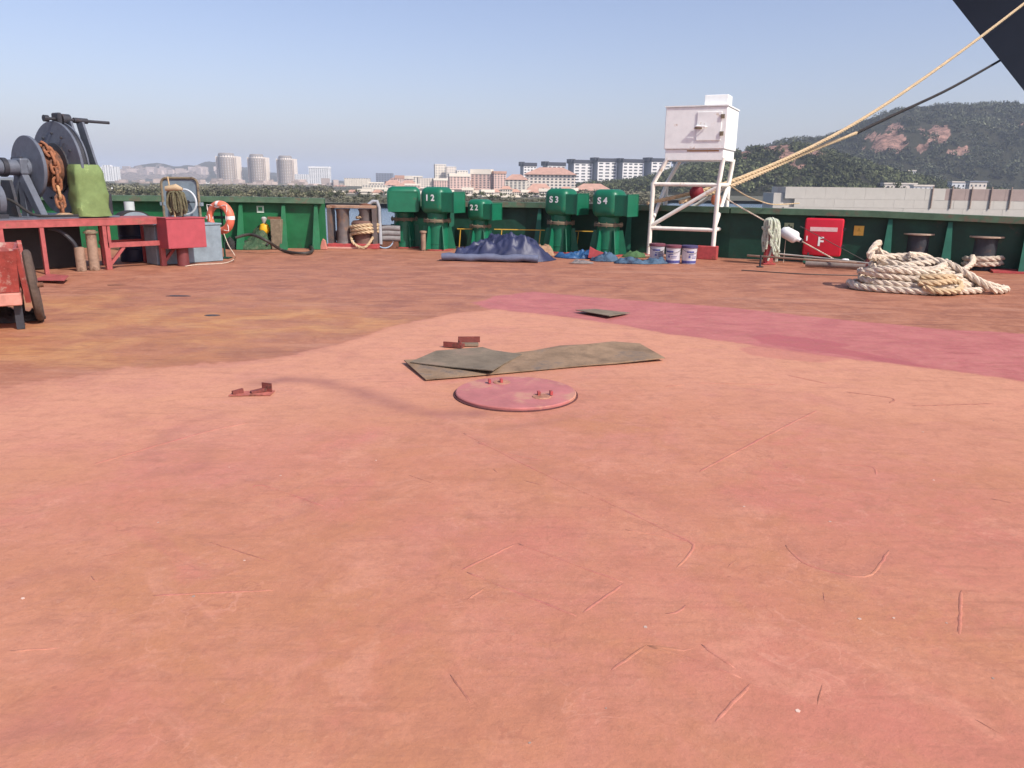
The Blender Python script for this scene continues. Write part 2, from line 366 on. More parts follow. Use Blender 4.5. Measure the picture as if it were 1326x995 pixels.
    col = mix(mr(ma('ADD', at('wet'), ma('MULTIPLY', ed, .2)), -.02, .05, 0, .75), col, (.41, .10, .115))
    col = mix(ma('MULTIPLY', at('arc'), mr(edge, .3, .65, .45, .85)), col, (.335, .135, .11))
    col = mix(mr(nz(8, 10, .78, .3), .36, .54, .26, 0), col, (.34, .14, .09))
    col = mix(mr(nz(42, 6, .8), .40, .54, .16, 0), col, (.31, .13, .085))
    col = mix(mr(nz(19, 8, .8, .5), .56, .66, 0, .12), col, (.72, .40, .30))
    col = mix(mr(nz(4, 8, .7, .6, (.4, 2.4, 1, .9)), .54, .66, 0, .28), col, (.33, .14, .095))
    col = mix(mr(nz(4, 8, .7, .6, (.4, 2.4, 1, -.7)), .54, .66, 0, .24), col, (.33, .14, .095))
    col = mix(1.0, col, (.94, .955, .90), 'MULTIPLY')
    L(col, b.inputs['Base Color'])
    L(mr(mid, .3, .7, .52, .72), b.inputs['Roughness']); b.inputs['Specular IOR Level'].default_value = .32
    h = ma('ADD', ma('MULTIPLY', fine, .55), ma('ADD', ma('MULTIPLY', mid, 1.1), ma('MULTIPLY', grit, .22)))
    bp = n.new('ShaderNodeBump'); bp.inputs['Strength'].default_value = .6; bp.inputs['Distance'].default_value = .012
    L(h, bp.inputs['Height']); L(bp.outputs[0], b.inputs['Normal'])
    return m
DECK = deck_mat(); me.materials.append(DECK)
deck = st(bpy.data.objects.new('deck', me)); C.objects.link(deck)
CRACK = mat('rusty_weld_bead', (.36, .145, .095), .8, .3, 20, bump=.4)
def deckz(x, y):
    i = int(np.clip(np.searchsorted(xs, x)-1, 0, len(xs)-2)); j = int(np.clip(np.searchsorted(ys, y)-1, 0, len(ys)-2))
    fx = (x-xs[i])/(xs[i+1]-xs[i]); fy = (y-ys[j])/(ys[j+1]-ys[j])
    return float(Z[j,i]*(1-fx)*(1-fy)+Z[j,i+1]*fx*(1-fy)+Z[j+1,i]*(1-fx)*fy+Z[j+1,i+1]*fx*fy)
def bead(pts, wd=.018, m=None, h=.0036):
    p = resample(spline(gp(pts), 8), .045)
    p = [v+Vector((random.gauss(0,.0015), random.gauss(0,.0015), deckz(v.x, v.y)-h*.4)) for v in p]
    rs = [wd*.5*random.uniform(.92, 1.06)*min(1, .4+.6*min(i, len(p)-1-i)) for i, _ in enumerate(p)]
    if len(p) < 3: return
    o = MB().tube(p, rs, 8, flat=h/(wd*.5)).build('weld_bead', m or DECK, deck, 'all')
    if m is None:
        at_ = o.data.attributes.new('salmon','FLOAT','POINT'); at_.data.foreach_set('value', np.full(len(o.data.vertices), 4., np.float32))
def z2(L): return [(560+a*.5777, 560+b*.5777) for a, b in L]
def z1(L): return [(a*.5176, 480+b*.5176) for a, b in L]
for L in ([(65,305),(190,245)], [(190,245),(430,335)], [(430,335),(325,410)], [(325,410),(65,305)], [(430,215),(520,232),(585,250),(540,310)],
          [(790,250),(830,290),(900,312),(980,318),(1028,255)], [(480,475),(380,545)], [(480,475),(600,512),(710,555)], [(715,560),(625,655)],
          [(520,405),(550,400),(580,375)], [(75,375),(130,335)], [(1185,350),(1180,465)], [(905,70),(985,75),(995,95)], [(480,475),(560,485),(600,480)], [(100,20),(180,48),(260,62)], [(600,470),(640,500),(700,540)]): bead(z2(L), .017)
for L, wd in (([(205,105),(265,120)], .02), ([(1250,145),(1326,160)], .035), ([(660,302),(685,280)], .014), ([(875,355),(882,388)], .016),
              ([(875,560),(860,625)], .018), ([(40,540),(95,615)], .014), ([(630,295),(660,300)], .01), ([(1215,640),(1310,692)], .014), ([(135,78),(150,92)], .02), ([(270,158),(288,160)], .02)):
    bead(z2(L), wd*.55, CRACK, .003)
for L in ([(520,425),(590,447),(680,475)], [(250,462),(350,447)], [(1125,755),(1185,840)], [(1020,258),(1100,285)], [(320,500),(345,498)], [(225,510),(250,530)]): bead(z1(L), .009, CRACK, .003)
for L in ([(630,292),(660,285),(820,340)], [(380,560),(700,545)], [(20,700),(160,690)]): bead(z1(L), .014)
for L in ([(600,560),(700,610),(800,655),(900,704)], [(905,610),(1000,560),(1060,530)], [(120,600),(260,560),(330,545)]): bead(L, .022)
for L in ([(900,495),(1010,497)], [(1020,485),(1075,497)], [(1095,507),(1155,515),(1150,522)], [(1180,525),(1290,522)], [(860,500),(890,497)]): bead(L, .025, CRACK if L[0][0] > 1090 else None)
# ------------------------------------------------------------------ bulwark
IN = [(-3.05, 20.9), (.3, 20.6), (3.55, 19.4), (5.05, 18.35), (7.75, 17.2), (10.05, 16.15), (12.1, 15.2), (16.6, 13.1)]
TOPZ = [P(505,260,20.9).z, P(680,262,20.6).z, P(855,266,19.4).z, P(955,268.5,18.35).z, P(1125,273,17.2).z, P(1300,280.5,16.15).z, P(1420,286,15.2).z, 1.08]
def bulwark(pts, tz, label, brs, cap_w=.36, pm=None, bm_=None):
    t = T('bulwark', label, 'ship bulwark')
    for i, ((x0, y0), (x1, y1)) in enumerate(zip(pts, pts[1:])):
        z0, z1_ = tz[i], tz[i+1]; d = Vector((x1-x0, y1-y0, 0)).normalized(); nrm = Vector((-d.y, d.x, 0))
        m = MB(); a = Vector((x0, y0, 0)); b = Vector((x1, y1, 0)); th = nrm*.02
        m.add([a, b, b+th, a+th, a+Vector((0,0,z0-.03)), b+Vector((0,0,z1_-.03)), b+th+Vector((0,0,z1_-.03)), a+th+Vector((0,0,z0-.03))],
              [(0,3,2,1),(4,5,6,7),(0,1,5,4),(1,2,6,5),(2,3,7,6),(3,0,4,7)])
        m.build('plate', pm or GREEN_SHADE, t)
        c = MB(); i_ = -nrm*cap_w*.55; o_ = nrm*cap_w*.45
        za, zb = Vector((0,0,z0)), Vector((0,0,z1_)); k = Vector((0,0,-.03))
        c.add([a+i_+za+k, b+i_+zb+k, b+o_+zb+k, a+o_+za+k, a+i_+za, b+i_+zb, b+o_+zb, a+o_+za], [(0,3,2,1),(4,5,6,7),(0,1,5,4),(1,2,6,5),(2,3,7,6),(3,0,4,7)])
        fl = Vector((0,0,-.13)); j_ = -nrm*(cap_w*.55-.02)
        c.add([a+i_+za+fl, b+i_+zb+fl, b+j_+zb+fl, a+j_+za+fl, a+i_+za+k*1.02, b+i_+zb+k*1.02, b+j_+zb+k*1.02, a+j_+za+k*1.02], [(0,3,2,1),(4,5,6,7),(0,1,5,4),(1,2,6,5),(2,3,7,6),(3,0,4,7)])
        c.build('cap_rail', CAPM, t)
    for (x, dep) in brs:
        for i, ((x0, y0), (x1, y1)) in enumerate(zip(pts, pts[1:])):
            if x0 <= x <= x1:
                f = (x-x0)/(x1-x0); y = y0+(y1-y0)*f; h = tz[i]+(tz[i+1]-tz[i])*f-.16; ang = math.atan2(y1-y0, x1-x0)
        M = Matrix.Translation((x, y, 0)) @ Matrix.Rotation(ang+math.pi/2, 4, 'Z')
        # web in the local XZ plane, local -x is towards the deck
        br = MB().prism([(-.005, 0), (-.005, h), (-.10, h), (-dep, 0)], .012, M).build('bracket', bm_ or BRACKET_SUN, t)
        f = MB(); p0 = Vector((-.105, 0, h)); p1 = Vector((-dep-.004, 0, 0.0))
        for s_ in (0,):
            a0 = [p0+Vector((0,-.04,0)), p0+Vector((0,.04,0)), p1+Vector((0,.1,0)), p1+Vector((0,-.1,0))]; nn = Vector((-.012, 0, .004))
            f.add([v for v in a0]+[v+nn for v in a0], [(0,1,2,3),(7,6,5,4),(0,4,5,1),(1,5,6,2),(2,6,7,3),(3,7,4,0)], M)
        f.build('face_bar', bm_ or BRACKET_SUN, br)
    return t
bulwark(IN, TOPZ, 'shade-darkened green steel bulwark with cap rail running behind the vents to the right edge', [(-1.6,.4),(0.7,.3),(2.9,.3),(6.68,.3),(8.12,.42),(9.15,.35),(10.42,.42),(12.2,.42)])
LT = [(-13.5, 18.6), (-6.42, 19.5), (-4.72, 19.75)]
bulwark(LT, [P(60,252,18.6).z, P(330,255,19.5).z, P(428,257,19.75).z], 'short green bulwark behind the life ring, left of the rope fairlead', [(-8.3,.4),(-6.7,.5),(-5.7,.5),(-4.93,.45)], .36, GREEN_SUN, GREEN_SUN)
# ------------------------------------------------------------------ cowl vents
def vent(label, base, rz, sc, txt, side, tsz=.17, hood=.34, hdz=0, hw_=.33):
    t = T('deck_vent', label, 'ventilator', base, rz, 'green ventilators along the bulwark')
    s = sc; r = .27*s; ph = .68*s
    MB().lathe([(r, 0), (r, ph*.22), (r+.008, ph*.225), (r+.008, ph*.25), (r, ph*.255), (r, ph)], 32).build('pedestal', VENT, t, True)
    MB().lathe([(r*1.45, 0), (r*1.45, .02), (r*1.02, .02)], 32).build('base_ring', PAINT_RED, t)
    for k in range(6):
        a = k*math.pi/3+.35
        MB().prism([(r*.98, .022), (r*1.72, .022), (r*1.3, ph*.86), (r*.98, ph*.86)], .014, Matrix.Rotation(a, 4, 'Z')).build('gusset', VENT, t)
    MB().lathe([(r*.9, ph), (r*1.28, ph+.005), (r*1.28, ph+.03*s), (r*1.2, ph+.034*s), (r*1.28, ph+.038*s), (r*1.28, ph+.07*s), (r*.9, ph+.075*s)], 32).build('flange', RUSTFL, t, True)
    for k in range(10):
        a = k*math.pi/5; MB().cyl((r*1.2*math.cos(a), r*1.2*math.sin(a), ph-.02), (r*1.2*math.cos(a), r*1.2*math.sin(a), ph+.10*s), .014, n=6).build('bolt', RUSTFL, t)
    MB().lathe([(r*.92, ph+.075*s), (r*.92, ph+.3*s)], 28).build('neck', VENT, t, True)
    z0 = ph+.2*s; z1_ = 1.53*s; hw = hw_*s
    MB().box(-hw, hw, -hw, hw, z0, z1_).build('head', VENT, t, True, .17*s, 7)
    h = MB(); e = hood*s; a, b = (hw*.82, hw+e) if side > 0 else (-hw-e, -hw*.82)
    hz0, hz1 = (z0+.05*s, z1_-.12*s)
    h.box(a, b, -hw*.86, hw*.86, hz0, hz1)
    ho = h.build('hood', VENT, t, True, .012, 1)
    rim = MB(); ex = b if side > 0 else a
    for (y0, y1, q0, q1) in ((-hw*.9, hw*.9, hz1-.012, hz1+.012), (-hw*.9, hw*.9, hz0-.012, hz0+.012), (-hw*.9, -hw*.85, hz0+.02*s, hz1-.02*s), (hw*.85, hw*.9, hz0+.02*s, hz1-.02*s)):
        rim.box(ex-.02, ex+.006, y0, y1, q0, q1)
    rim.build('rim', VENT, ho)
    if txt:
        text(txt, tsz*s, LETTER, t, Matrix.Translation((-.02, -hw-.003, (z0+z1_)/2+.06)) @ Matrix.Rotation(math.pi/2, 4, 'X'))
    return t
A30 = R_(-30)
def on(px, Y): v = P(px, 300, Y); return Vector((v.x, Y, 0))
vent('big green ventilator with plain hood, leftmost beside the rope fairlead', on(524, 20.35), R_(-84), 1.0, None, 1, hood=.22, hw_=.42)
vent('green ventilator stencilled 1 2, second from the left', on(566.5, 19.75), R_(-24), 1.0, '1 2', 1, .205, .30)
vent('smallest green ventilator, stencilled 2 2, behind the navy tarpaulin', on(622, 20.0), R_(-30), .81, '2 2', 1, .23, .28)
vent('green ventilator stencilled S 3, right of the navy tarpaulin', on(726, 19.45), R_(-33), 1.0, 'S 3', 1, .205, .27)
vent('green ventilator stencilled S 4, nearest the white water tank tower', on(787.5, 18.75), R_(-33), 1.0, 'S 4', 1, .205, .28)
# vent pipe stub between two ventilators and yellow pipe stands
t = tag(MB().lathe([(.06, 0), (.06, .42), (.085, .43), (.085, .47), (.05, .48)], 16).build('pipe_stub', BROWN_PIPE, None, True), 'short rusty pipe stub between the two left ventilators', 'pipe'); t.location = on(548, 19.4)
def stand(px0, px1, Y, zt, label):
    a = on(px0, Y); t = T('pipe_stand', label, 'stand', a, R_(-8), 'low yellow pipe stands at the bulwark'); L = (on(px1, Y)-a).x
    MB().beam((0,0,zt), (L,0,zt), .022).build('crossbar', YELLOW, t)
    for f in (.12, .88): MB().beam((L*f,0,0), (L*f+.04,0,zt-.02), .02).build('leg', YELLOW, t)
stand(592, 613, 20.05, .5, 'low yellow pipe stand left of the smallest ventilator')
stand(640, 706, 20.05, .5, 'wide low yellow pipe stand behind the navy tarpaulin')
stand(744, 770, 19.7, .5, 'low yellow pipe stand between the S 3 and S 4 ventilators')
# ------------------------------------------------------------------ cloth helper
def cloth(name, m, outline, hfun, parent=None, n=26, rings=12, seed=0, wr=.03, fs=3.2, thick=.01):
    """draped cloth: outline (world xy) shrinking to its centre, height from hfun(u) plus folds"""
    ol = resample(spline([Vector((p[0], p[1], 0)) for p in outline], 10, True)+[Vector((outline[0][0], outline[0][1], 0))], .05)
    c = sum(ol, Vector())/len(ol); vs = []; fs_ = []; N = len(ol)
    for i in range(rings+1):
        f = 1-i/(rings)*.97
        for k, p in enumerate(ol):
            q_ = c+(p-c)*f; nn = fn((q_.x, q_.y, seed), fs); n2 = abs(fn((q_.x*1.7+seed, q_.y*1.7, 3), fs*1.3))
            z = hfun(1-f, q_)+(wr*nn-wr*.9*n2+wr*.6)*min(1, .25+(1-f)*5)
            vs.append((q_.x, q_.y, max(.006, z)))
    for i in range(rings):
        for k in range(N): l = (k+1) % N; fs_.append((i*N+k, i*N+l, (i+1)*N+l, (i+1)*N+k))
    fs_.append(tuple(rings*N+k for k in range(N)))
    b = len(vs); vs += [(p.x, p.y, 0.0) for p in ol]
    for k in range(N): l = (k+1) % N; fs_.append((b+k, b+l, l, k))
    fs_.append(tuple(b+N-1-k for k in range(N)))
    mb = MB(); mb.add(vs, fs_); return mb.build(name, m, parent, 'all')
NAVY = mat('navy_tarpaulin', (.026, .032, .08), .5, .2, 3, bump=.6, bscale=4, spec=.5)
NAVYROLL = mat('faded_blue_grey_tarpaulin', (.12, .135, .2), .55, .2, 4, bump=.5, bscale=8)
t = T('tarpaulin_pile', 'navy blue tarpaulin heaped on deck with a grey roll along its front', 'tarpaulin')
hc = on(655, 17.5); hx, hy = hc.x, hc.y
cloth('sheet', NAVY, [(-1.62,16.98),(-.9,16.85),(-.1,16.75),(.55,16.85),(.85,17.15),(.95,17.6),(.6,18.1),(0,18.3),(-.6,18.0),(-1.3,17.4)],
      lambda u, p: .37*math.exp(-abs((p.x-.12)/.72)**2.4)*min(1,u*2.4)**.8+.20*math.exp(-((p.x+.75)/.45)**2)*min(1,u*2.5)+.03*min(1,u*6)+min(1,u*3)*(.11*max(0,1-3.2*abs(fn((p.x,p.y,2),1.1)))+.09*max(0,1-3*abs(fn((p.y+3,p.x*.6,5),2.1)))+.05*max(0,1-3*abs(fn((p.x+p.y,p.x-p.y,8),3.0))))-.04, t, seed=2, wr=.05, rings=26, fs=4)
MB().tube([Vector((-1.55+i*.16, 16.86-.012*i, .085+.012*math.sin(i*1.3))) for i in range(14)], [.085+.012*math.sin(i*2.1) for i in range(14)], 12, flat=.9).build('roll', NAVYROLL, t, True)
RAG = mat('dirty_grey_rag', (.22, .19, .18), .9, .4, 8, .4, (.08, .075, .08), 4, bump=.7, bscale=14)
TAN = mat('tan_sackcloth', (.34, .21, .13), .95, .35, 8, .3, (.12, .07, .05), 4, bump=.7, bscale=14)
BLUECL = mat('blue_polythene_sheet', (.025, .085, .20), .45, .3, 6, .2, (.2, .27, .33), 5, bump=.6, bscale=9)
BLUECL2 = mat('faded_blue_cloth', (.055, .105, .165), .75, .3, 6, .45, (.02, .03, .06), 4, bump=.7, bscale=12)
def heap(label, cat, m, px, py, wx, wy, h, seed, name='cloth', rz=0):
    g = G(px, py); n_ = 11
    ol = [(g.x+wx*.5*math.cos(a)*(1+.22*math.sin(3*a+seed)), g.y+wy*.5*math.sin(a)*(1+.2*math.cos(2*a+seed))) for a in [2*math.pi*k/n_ for k in range(n_)]]
    return tag(cloth(name, m, ol, lambda u, p: h*(min(1, u*2.2)**.7)*(.62+.38*math.sin(7*p.x+5*p.y+seed)), seed=seed, wr=min(h*.7, .075), fs=7), label, cat)
heap('crumpled grey rags spilling from the right end of the navy tarpaulin', 'rag', RAG, 683, 333, .62, .5, .22, 4, 'rag')
heap('torn tan sackcloth lying between the tarpaulin and the S 3 ventilator', 'sack', TAN, 704, 331, .6, .45, .2, 5, 'sackcloth')
heap('bright blue polythene sheet crumpled below the S 3 ventilator', 'sheet', BLUECL, 748, 334, .95, .6, .13, 6, 'polythene_sheet')
heap('grey blue wrinkled cloth in front of the red leaning plate', 'cloth', BLUECL2, 782, 338, .62, .42, .13, 7)
heap('flat pale blue cloth lying on deck left of the paint buckets', 'cloth', BLUECL2, 824, 341, 1.15, .42, .10, 8)
heap('grey scrap of cloth under the bright blue sheet', 'cloth', RAG, 752, 341, .5, .22, .05, 9)
heap('green canvas scrap at the foot of the S 4 ventilator', 'canvas', mat('dull_green_canvas', (.06,.13,.05), .85, .3, 8), 822, 333, .55, .3, .09, 10, 'canvas')
g = G(775, 337); t = tag(MB().prism([(-.22,0),(.2,0),(.24,.1),(-.06,.19),(-.2,.26)], .08, Matrix.Rotation(R_(-14),4,'X')).build('red_plate', PAINT_RED, None, False, .006, 1), 'dark red steel plate leaning among the blue cloths', 'plate'); t.location = g+Vector((0,.15,.02)); t.rotation_euler = (0,0,R_(-20))
# ------------------------------------------------------------------ water tank tower
t = T('water_tank_tower', 'white steel water tank on a tall pipe frame beside the paint buckets', 'water tank', G(922,336), R_(-25))
wd = 1.5; dp = 1.25   # local: front right foot at the origin, x to the right, -y front
TB = [(-wd, 0), (0, 0), (0, dp), (-wd, dp)]
zt = 2.25; kn = 1.68; ins = .16
pl = MB(); 
for k, (x, y) in enumerate(TB):
    sx = ins if x < -.5 else -0.0; xk = x; xt = x+(.33 if x < -.5 else .08)
    MB().tube([(x, y, .04), (xk+.02, y, kn), (xt, y, zt)], .052, 12).build('leg', CREAM, t, True)
    MB().box(x-(.36 if x > -.5 and y < .5 else .11), x+.11, y-.11, y+.11, 0, .3 if x > -.5 else .05).build('foot', PAINT_RED, t, False, .01, 1)
for z, nm in ((.66, 'brace'), (kn-.02, 'brace')):
    MB().cyl((-wd, 0, z), (0, 0, z), .046, n=10).build(nm, CREAM, t, True)
    MB().cyl((-wd, dp, z), (0, dp, z), .046, n=10).build(nm, CREAM, t, True)
    MB().cyl((0, 0, z), (0, dp, z), .046, n=10).build(nm, CREAM, t, True)
    MB().cyl((-wd, 0, z), (-wd, dp, z), .046, n=10).build(nm, CREAM, t, True)
for a, b in (((-wd,0,.70),(0,0,kn-.06)), ((-wd,dp,.70),(0,dp,kn-.06)), ((0,0,.70),(0,dp,kn-.06)), ((-wd,0,.70),(-wd,dp,kn-.06))):
    MB().cyl(a, b, .046, n=10).build('diagonal', CREAM, t, True)
x0, x1 = -wd+.27, .08
MB().box(x0, x1, -.05, dp+.05, zt-.06, zt+.18).build('frame_skirt', WHITE, t, False, .008, 1)
tk = MB().box(x0-.03, x1+.03, -.08, dp+.08, zt+.183, 3.33).build('tank', WHITE, t, False, .015, 2)
MB().box(x0-.05, x1+.05, -.1, dp+.1, 3.333, 3.36).build('lid', WHITE, tk)
MB().box(x1-.55, x1-.03, .2, .7, 3.362, 3.60).build('filler_box', WHITE, tk, False, .012, 2)
dr = MB().box(x1-.62, x1-.08, -.1, -.083, zt+.36, 3.22).build('door', WHITE, t, False, .006, 1)
for z in (zt+.46, 3.07): MB().box(x1-.1, x1-.02, -.125, -.102, z, z+.09).build('hinge', RUSTFL, dr)
MB().tube([(x1-.6,-.12,2.93),(x1-.62,-.17,2.92),(x1-.42,-.17,2.9),(x1-.4,-.12,2.9)], .018, 8).build('handle', WHITE, dr, True)
hb = MB(); hb.box(x1-.66,x1-.5,-.13,-.103,2.86,2.90); hb.build('latch', RUSTFL, dr)
MB().box(x0+.5,x1-.1,-.056,-.052,zt+.13,zt+.16).build('rust_streak', mat('orange_rust_streak',(.4,.2,.07),.8,.3,20), t)
# paint buckets
BK = mat('white_plastic_bucket', (.62, .62, .66), .45, .1, 8); LID = mat('dark_blue_bucket_lid', (.06, .05, .13), .5, .2); LIDR = mat('maroon_bucket_lid', (.16,.05,.07), .5, .2)
LBL = mat('blue_bucket_print', (.08, .09, .28), .6, .4, 30)
def bucket(px, py, lid, label, rz):
    b = T('paint_bucket', label, 'bucket', G(px, py), rz, 'paint buckets under the water tank')
    MB().lathe([(.145,0),(.15,.02),(.165,.36),(.17,.37)], 24).build('body', BK, b, True)
    MB().lathe([(.1485,.012),(.15,.02),(.1535,.07),(.152,.071)], 24).build('base_band', LBL, b, True)
    MB().lathe([(.176,.335),(.18,.34),(.18,.385),(.165,.392),(.0,.392)], 24).build('lid', lid, b, True)
    MB().tube([(.178*math.cos(a), .178*math.sin(a), .33-.1*abs(math.sin(a))) for a in np.linspace(math.pi, 2*math.pi, 12)], .004, 5).build('bail', WIRE, b)
    for k, (a0, z, h, w_) in enumerate(((-1.9,.24,.035,.5),(-1.75,.19,.02,.35),(-2.0,.13,.045,.14),(-1.3,.15,.012,.4),(-1.3,.12,.012,.35))):
        vs = [((.1615+.013*(zz/.36-.6))*math.cos(a0+w_*f), (.1615+.013*(zz/.36-.6))*math.sin(a0+w_*f), zz) for zz in (z, z+h) for f in (-1,-.5,0,.5,1)]
        MB().add(vs, [(i, i+1, i+6, i+5) for i in range(4)]).build('print', LBL, b)
bucket(850, 338.5, LIDR, 'white paint bucket with maroon lid, leftmost under the tower', .1)
bucket(871, 341, LIDR, 'middle paint bucket of the three under the white tower', -.35)
bucket(891.5, 341.5, LID, 'white paint bucket with dark blue lid, rightmost of the three', .3)
tag(MB().cyl((-.0,0,.03),(1.0,.02,.035),.03,n=8).build('pipe', BROWN_PIPE), 'loose tan pipe on deck behind the paint buckets', 'pipe').location = G(835, 333.5)
# red buoy seen through the tower legs
t = tag(MB().lathe([(0,-.17),(.1,-.15),(.16,-.06),(.17,.04),(.13,.13),(.05,.17),(0,.175)], 18).build('red_float', mat('red_float_cover',(.2,.012,.02),.6,.15), None, True), 'dark red float hanging at the bulwark rail behind the tower', 'float'); t.location = P(902, 250, 18.75); t.scale = (1,.8,.95)
t = tag(MB().lathe([(0,-.13),(.09,-.1),(.12,0),(.09,.1),(0,.13)], 16).build('orange_float', mat('orange_float_cover',(.6,.2,.1),.6,.15), None, True), 'small orange float behind the right leg of the tower', 'float'); t.location = P(927, 259, 18.6)
# ------------------------------------------------------------------ mooring lines
def line(label, pts, R, m, sag=0, name='mooring_rope', tw=True, n=24):
    p = [Vector(a) for a in pts]
    if len(p) == 2:
        a, b = p; p = [a.lerp(b, i/n)-Vector((0,0,sag*4*(i/n)*(1-i/n))) for i in range(n+1)]
    else: p = spline(p, 10)
    mb = MB()
    if tw: rope(mb, p, R, step=max(R*1.4, .05))
    else: mb.tube(p, R, 6)
    return tag(mb.build(name, m, None, True, fix=False), label, 'rope')
HULLY = 34
line('upper yellow mooring rope crossing in front of the dark ship hull', [P(838,263.5,18.9), P(950,234,19.6), P(1090,170,22.5), P(1210,92,26), P(1326,5,30), P(1400,-55,33.2)], .05, ROPEY)
line('lower mooring rope, pale near the tower and dark towards the hull', [P(880,262.5,18.7), P(952,239,19.5), P(1040,200,21.5), P(1110,172,24)], .05, ROPEY)
line('dark upper length of the lower mooring rope reaching the hull edge', [P(1106,174,24.0), P(1160,148,26.5), P(1230,115,30), P(1296,78,HULLY+1.5)], .05, ROPED)
line('thin yellow heaving line sagging from the tower to the bulwark rail', [P(945,240,18.5), P(965,253,17.9), P(985,261,17.75), P(1003,265,17.9), P(1035,263.5,18.6)], .014, ROPEY, tw=False)
line('pale taut line running down from the tower past the white jug', [P(942,257,18.3), P(958,268,18.0), G(1082,337,.12)], .018, ROPE)
line('dark thin wire slanting in front of the red hose cabinet', [P(1036,293,17.4), G(1122,339,.1)], .008, WIRE, tw=False, name='wire_rope')
line('thin dark line lying along the deck edge towards the rope pile', [G(960,350,.008), G(1040,355,.008), G(1110,357,.008), G(1150,358,.008)], .01, WIRE, tw=False, name='wire_rope')
# white jug (rat guard) on the line
a = P(942,257,18.3); b = P(958,268,18.0); c = G(1082,337,.12)
f = .535; pj = b.lerp(c, f); d = (c-b).normalized()
Mj = Matrix.Translation(pj) @ d.to_track_quat('Z','Y').to_matrix().to_4x4()
t = T('plastic_jug', 'white plastic jug threaded on the taut line by the red cabinet', 'jug')
JUG = mat('white_polythene_jug', (.8,.8,.8), .45, .05)
MB().lathe([(.03,-.22),(.075,-.2),(.13,-.12),(.135,.12),(.12,.16),(.06,.2),(.045,.24),(.045,.27)], 14, M=Mj).build('body', JUG, t, True)
MB().lathe([(.05,.27),(.05,.31),(.03,.31)], 12, M=Mj).build('cap', DARK, t)
MB().cyl(pj+Vector((-.08,0,-.1)), pj+Vector((-.08,0,-.62)), .006, n=5).build('lanyard', ROPE, t)
# red post with mop rags, signs, cabinet
g = G(994, 342); t = T('post', 'short red post on the deck edge under the pale rags', 'post', g)
MB().box(-.085,.085,-.085,.085,0,.8).build('column', PAINT_RED, t, False, .012, 1); MB().box(-.13,.13,-.13,.13,0,.025).build('base', PAINT_RED, t)
RAGG = mat('pale_green_rag_strips', (.50,.53,.42), .95, .3, 12, .3, (.28,.34,.2), 6, bump=.6)
t = T('rag_bundle', 'pale green rag strips draped over the short red post', 'rag', g)
for k in range(70):
    a = random.uniform(0, 6.28); r = random.uniform(.05,.12); L = random.uniform(.15,.75) if math.cos(a) < .2 or k % 2 else random.uniform(.5,.95)
    x, y = r*math.cos(a), r*math.sin(a)
    p = [(x*.2, y*.2, .95+random.uniform(-.05,.03)), (x*1.1, y*1.1, .93), (x*1.35+.02, y*1.35, .8), (x*1.4+.02+random.gauss(0,.03), y*1.4+random.gauss(0,.02), .95-L*.6), (x*1.3+.03+random.gauss(0,.04), y*1.3-.03, .95-L)]
    MB().tube(spline(p, 4), random.uniform(.014,.03), 5).build('rag_strip', RAGG, t, True)
def bw_pt(px):   # point on the inner face of the bulwark for a column of the photograph
    for (x0,y0),(x1,y1) in zip(IN, IN[1:]):
        d = ray(px, 300); k = d.x/d.y
        den = (x1-x0)-k*(y1-y0); s_ = (k*y0-x0)/den
        if 0 <= s_ <= 1: return Vector((x0+s_*(x1-x0), y0+s_*(y1-y0), 0)), math.atan2(y1-y0, x1-x0)
def hang(px, off=.02):
    p, ang = bw_pt(px); n_ = Vector((math.sin(ang), -math.cos(ang), 0)); return p+n_*off, ang
p, ang = hang(1067, .26); pz0 = P(1067,332,p.y).z; pz1 = P(1067,283,p.y).z
t = T('fire_hose_cabinet', 'red fire hose cabinet with white letter F on the right bulwark', 'cabinet', (p.x,p.y,pz0), ang)
CAB = mat('red_cabinet_plastic', (.55,.015,.035), .4, .08, 5, .08, (.4,.06,.05), 4); hgt = pz1-pz0; cw = .40
MB().box(-cw,cw,-.02,.22,0,hgt).build('box', CAB, t, True, .05, 4)
dr = MB().box(-cw+.02,cw-.02,-.045,-.015,.02,hgt-.02).build('door', CAB, t, True, .035, 4)
PALE = mat('pale_pink_print', (.75,.5,.48), .5, .1, 20)
MB().box(-cw+.12,cw-.12,-.049,-.045,hgt*.66,hgt*.77).build('label_strip', PALE, dr)
text('F', .27, LETTER, dr, Matrix.Translation((-.04,-.05,hgt*.38)) @ Matrix.Rotation(math.pi/2,4,'X'))
MB().box(-cw+.06,-cw+.085,-.06,-.045,hgt*.4,hgt*.53).build('latch', LETTER, dr)
for s_ in (.25,.7): MB().box(cw-.005,cw+.05,.0,.05,hgt*s_,hgt*s_+.05).build('hinge', DARK, t)
for s_ in (-1,1): MB().box(s_*cw*.7-.03,s_*cw*.7+.03,.215,.25,.1,.2).build('bracket', DARK, t)
def sign(px, py, w_, h_, m, label, pict, cat='sign'):
    p, ang = hang(px, .012); o = T('sign', label, cat, (p.x,p.y,P(px,py,p.y).z), ang)
    MB().box(-w_/2,w_/2,-.004,.004,-h_/2,h_/2).build('panel', m, o); mb = MB()
    for (a0,a1,b0,b1) in pict: mb.box(a0*w_,a1*w_,-.0065,-.0042,b0*h_,b1*h_)
    return o, mb
YS = mat('yellow_sign_board', (.68,.46,.08), .5, .12, 12); GS = mat('pale_green_sign_board', (.42,.5,.28), .5, .15, 12)
o, mb = sign(1112,299,.2,.21,YS,'yellow square sign right of the red fire hose cabinet',[(-.2,.2,-.06,.0),(-.06,.06,.02,.25)]); mb.build('pictogram', mat('ochre_print',(.5,.3,.05),.6), o)
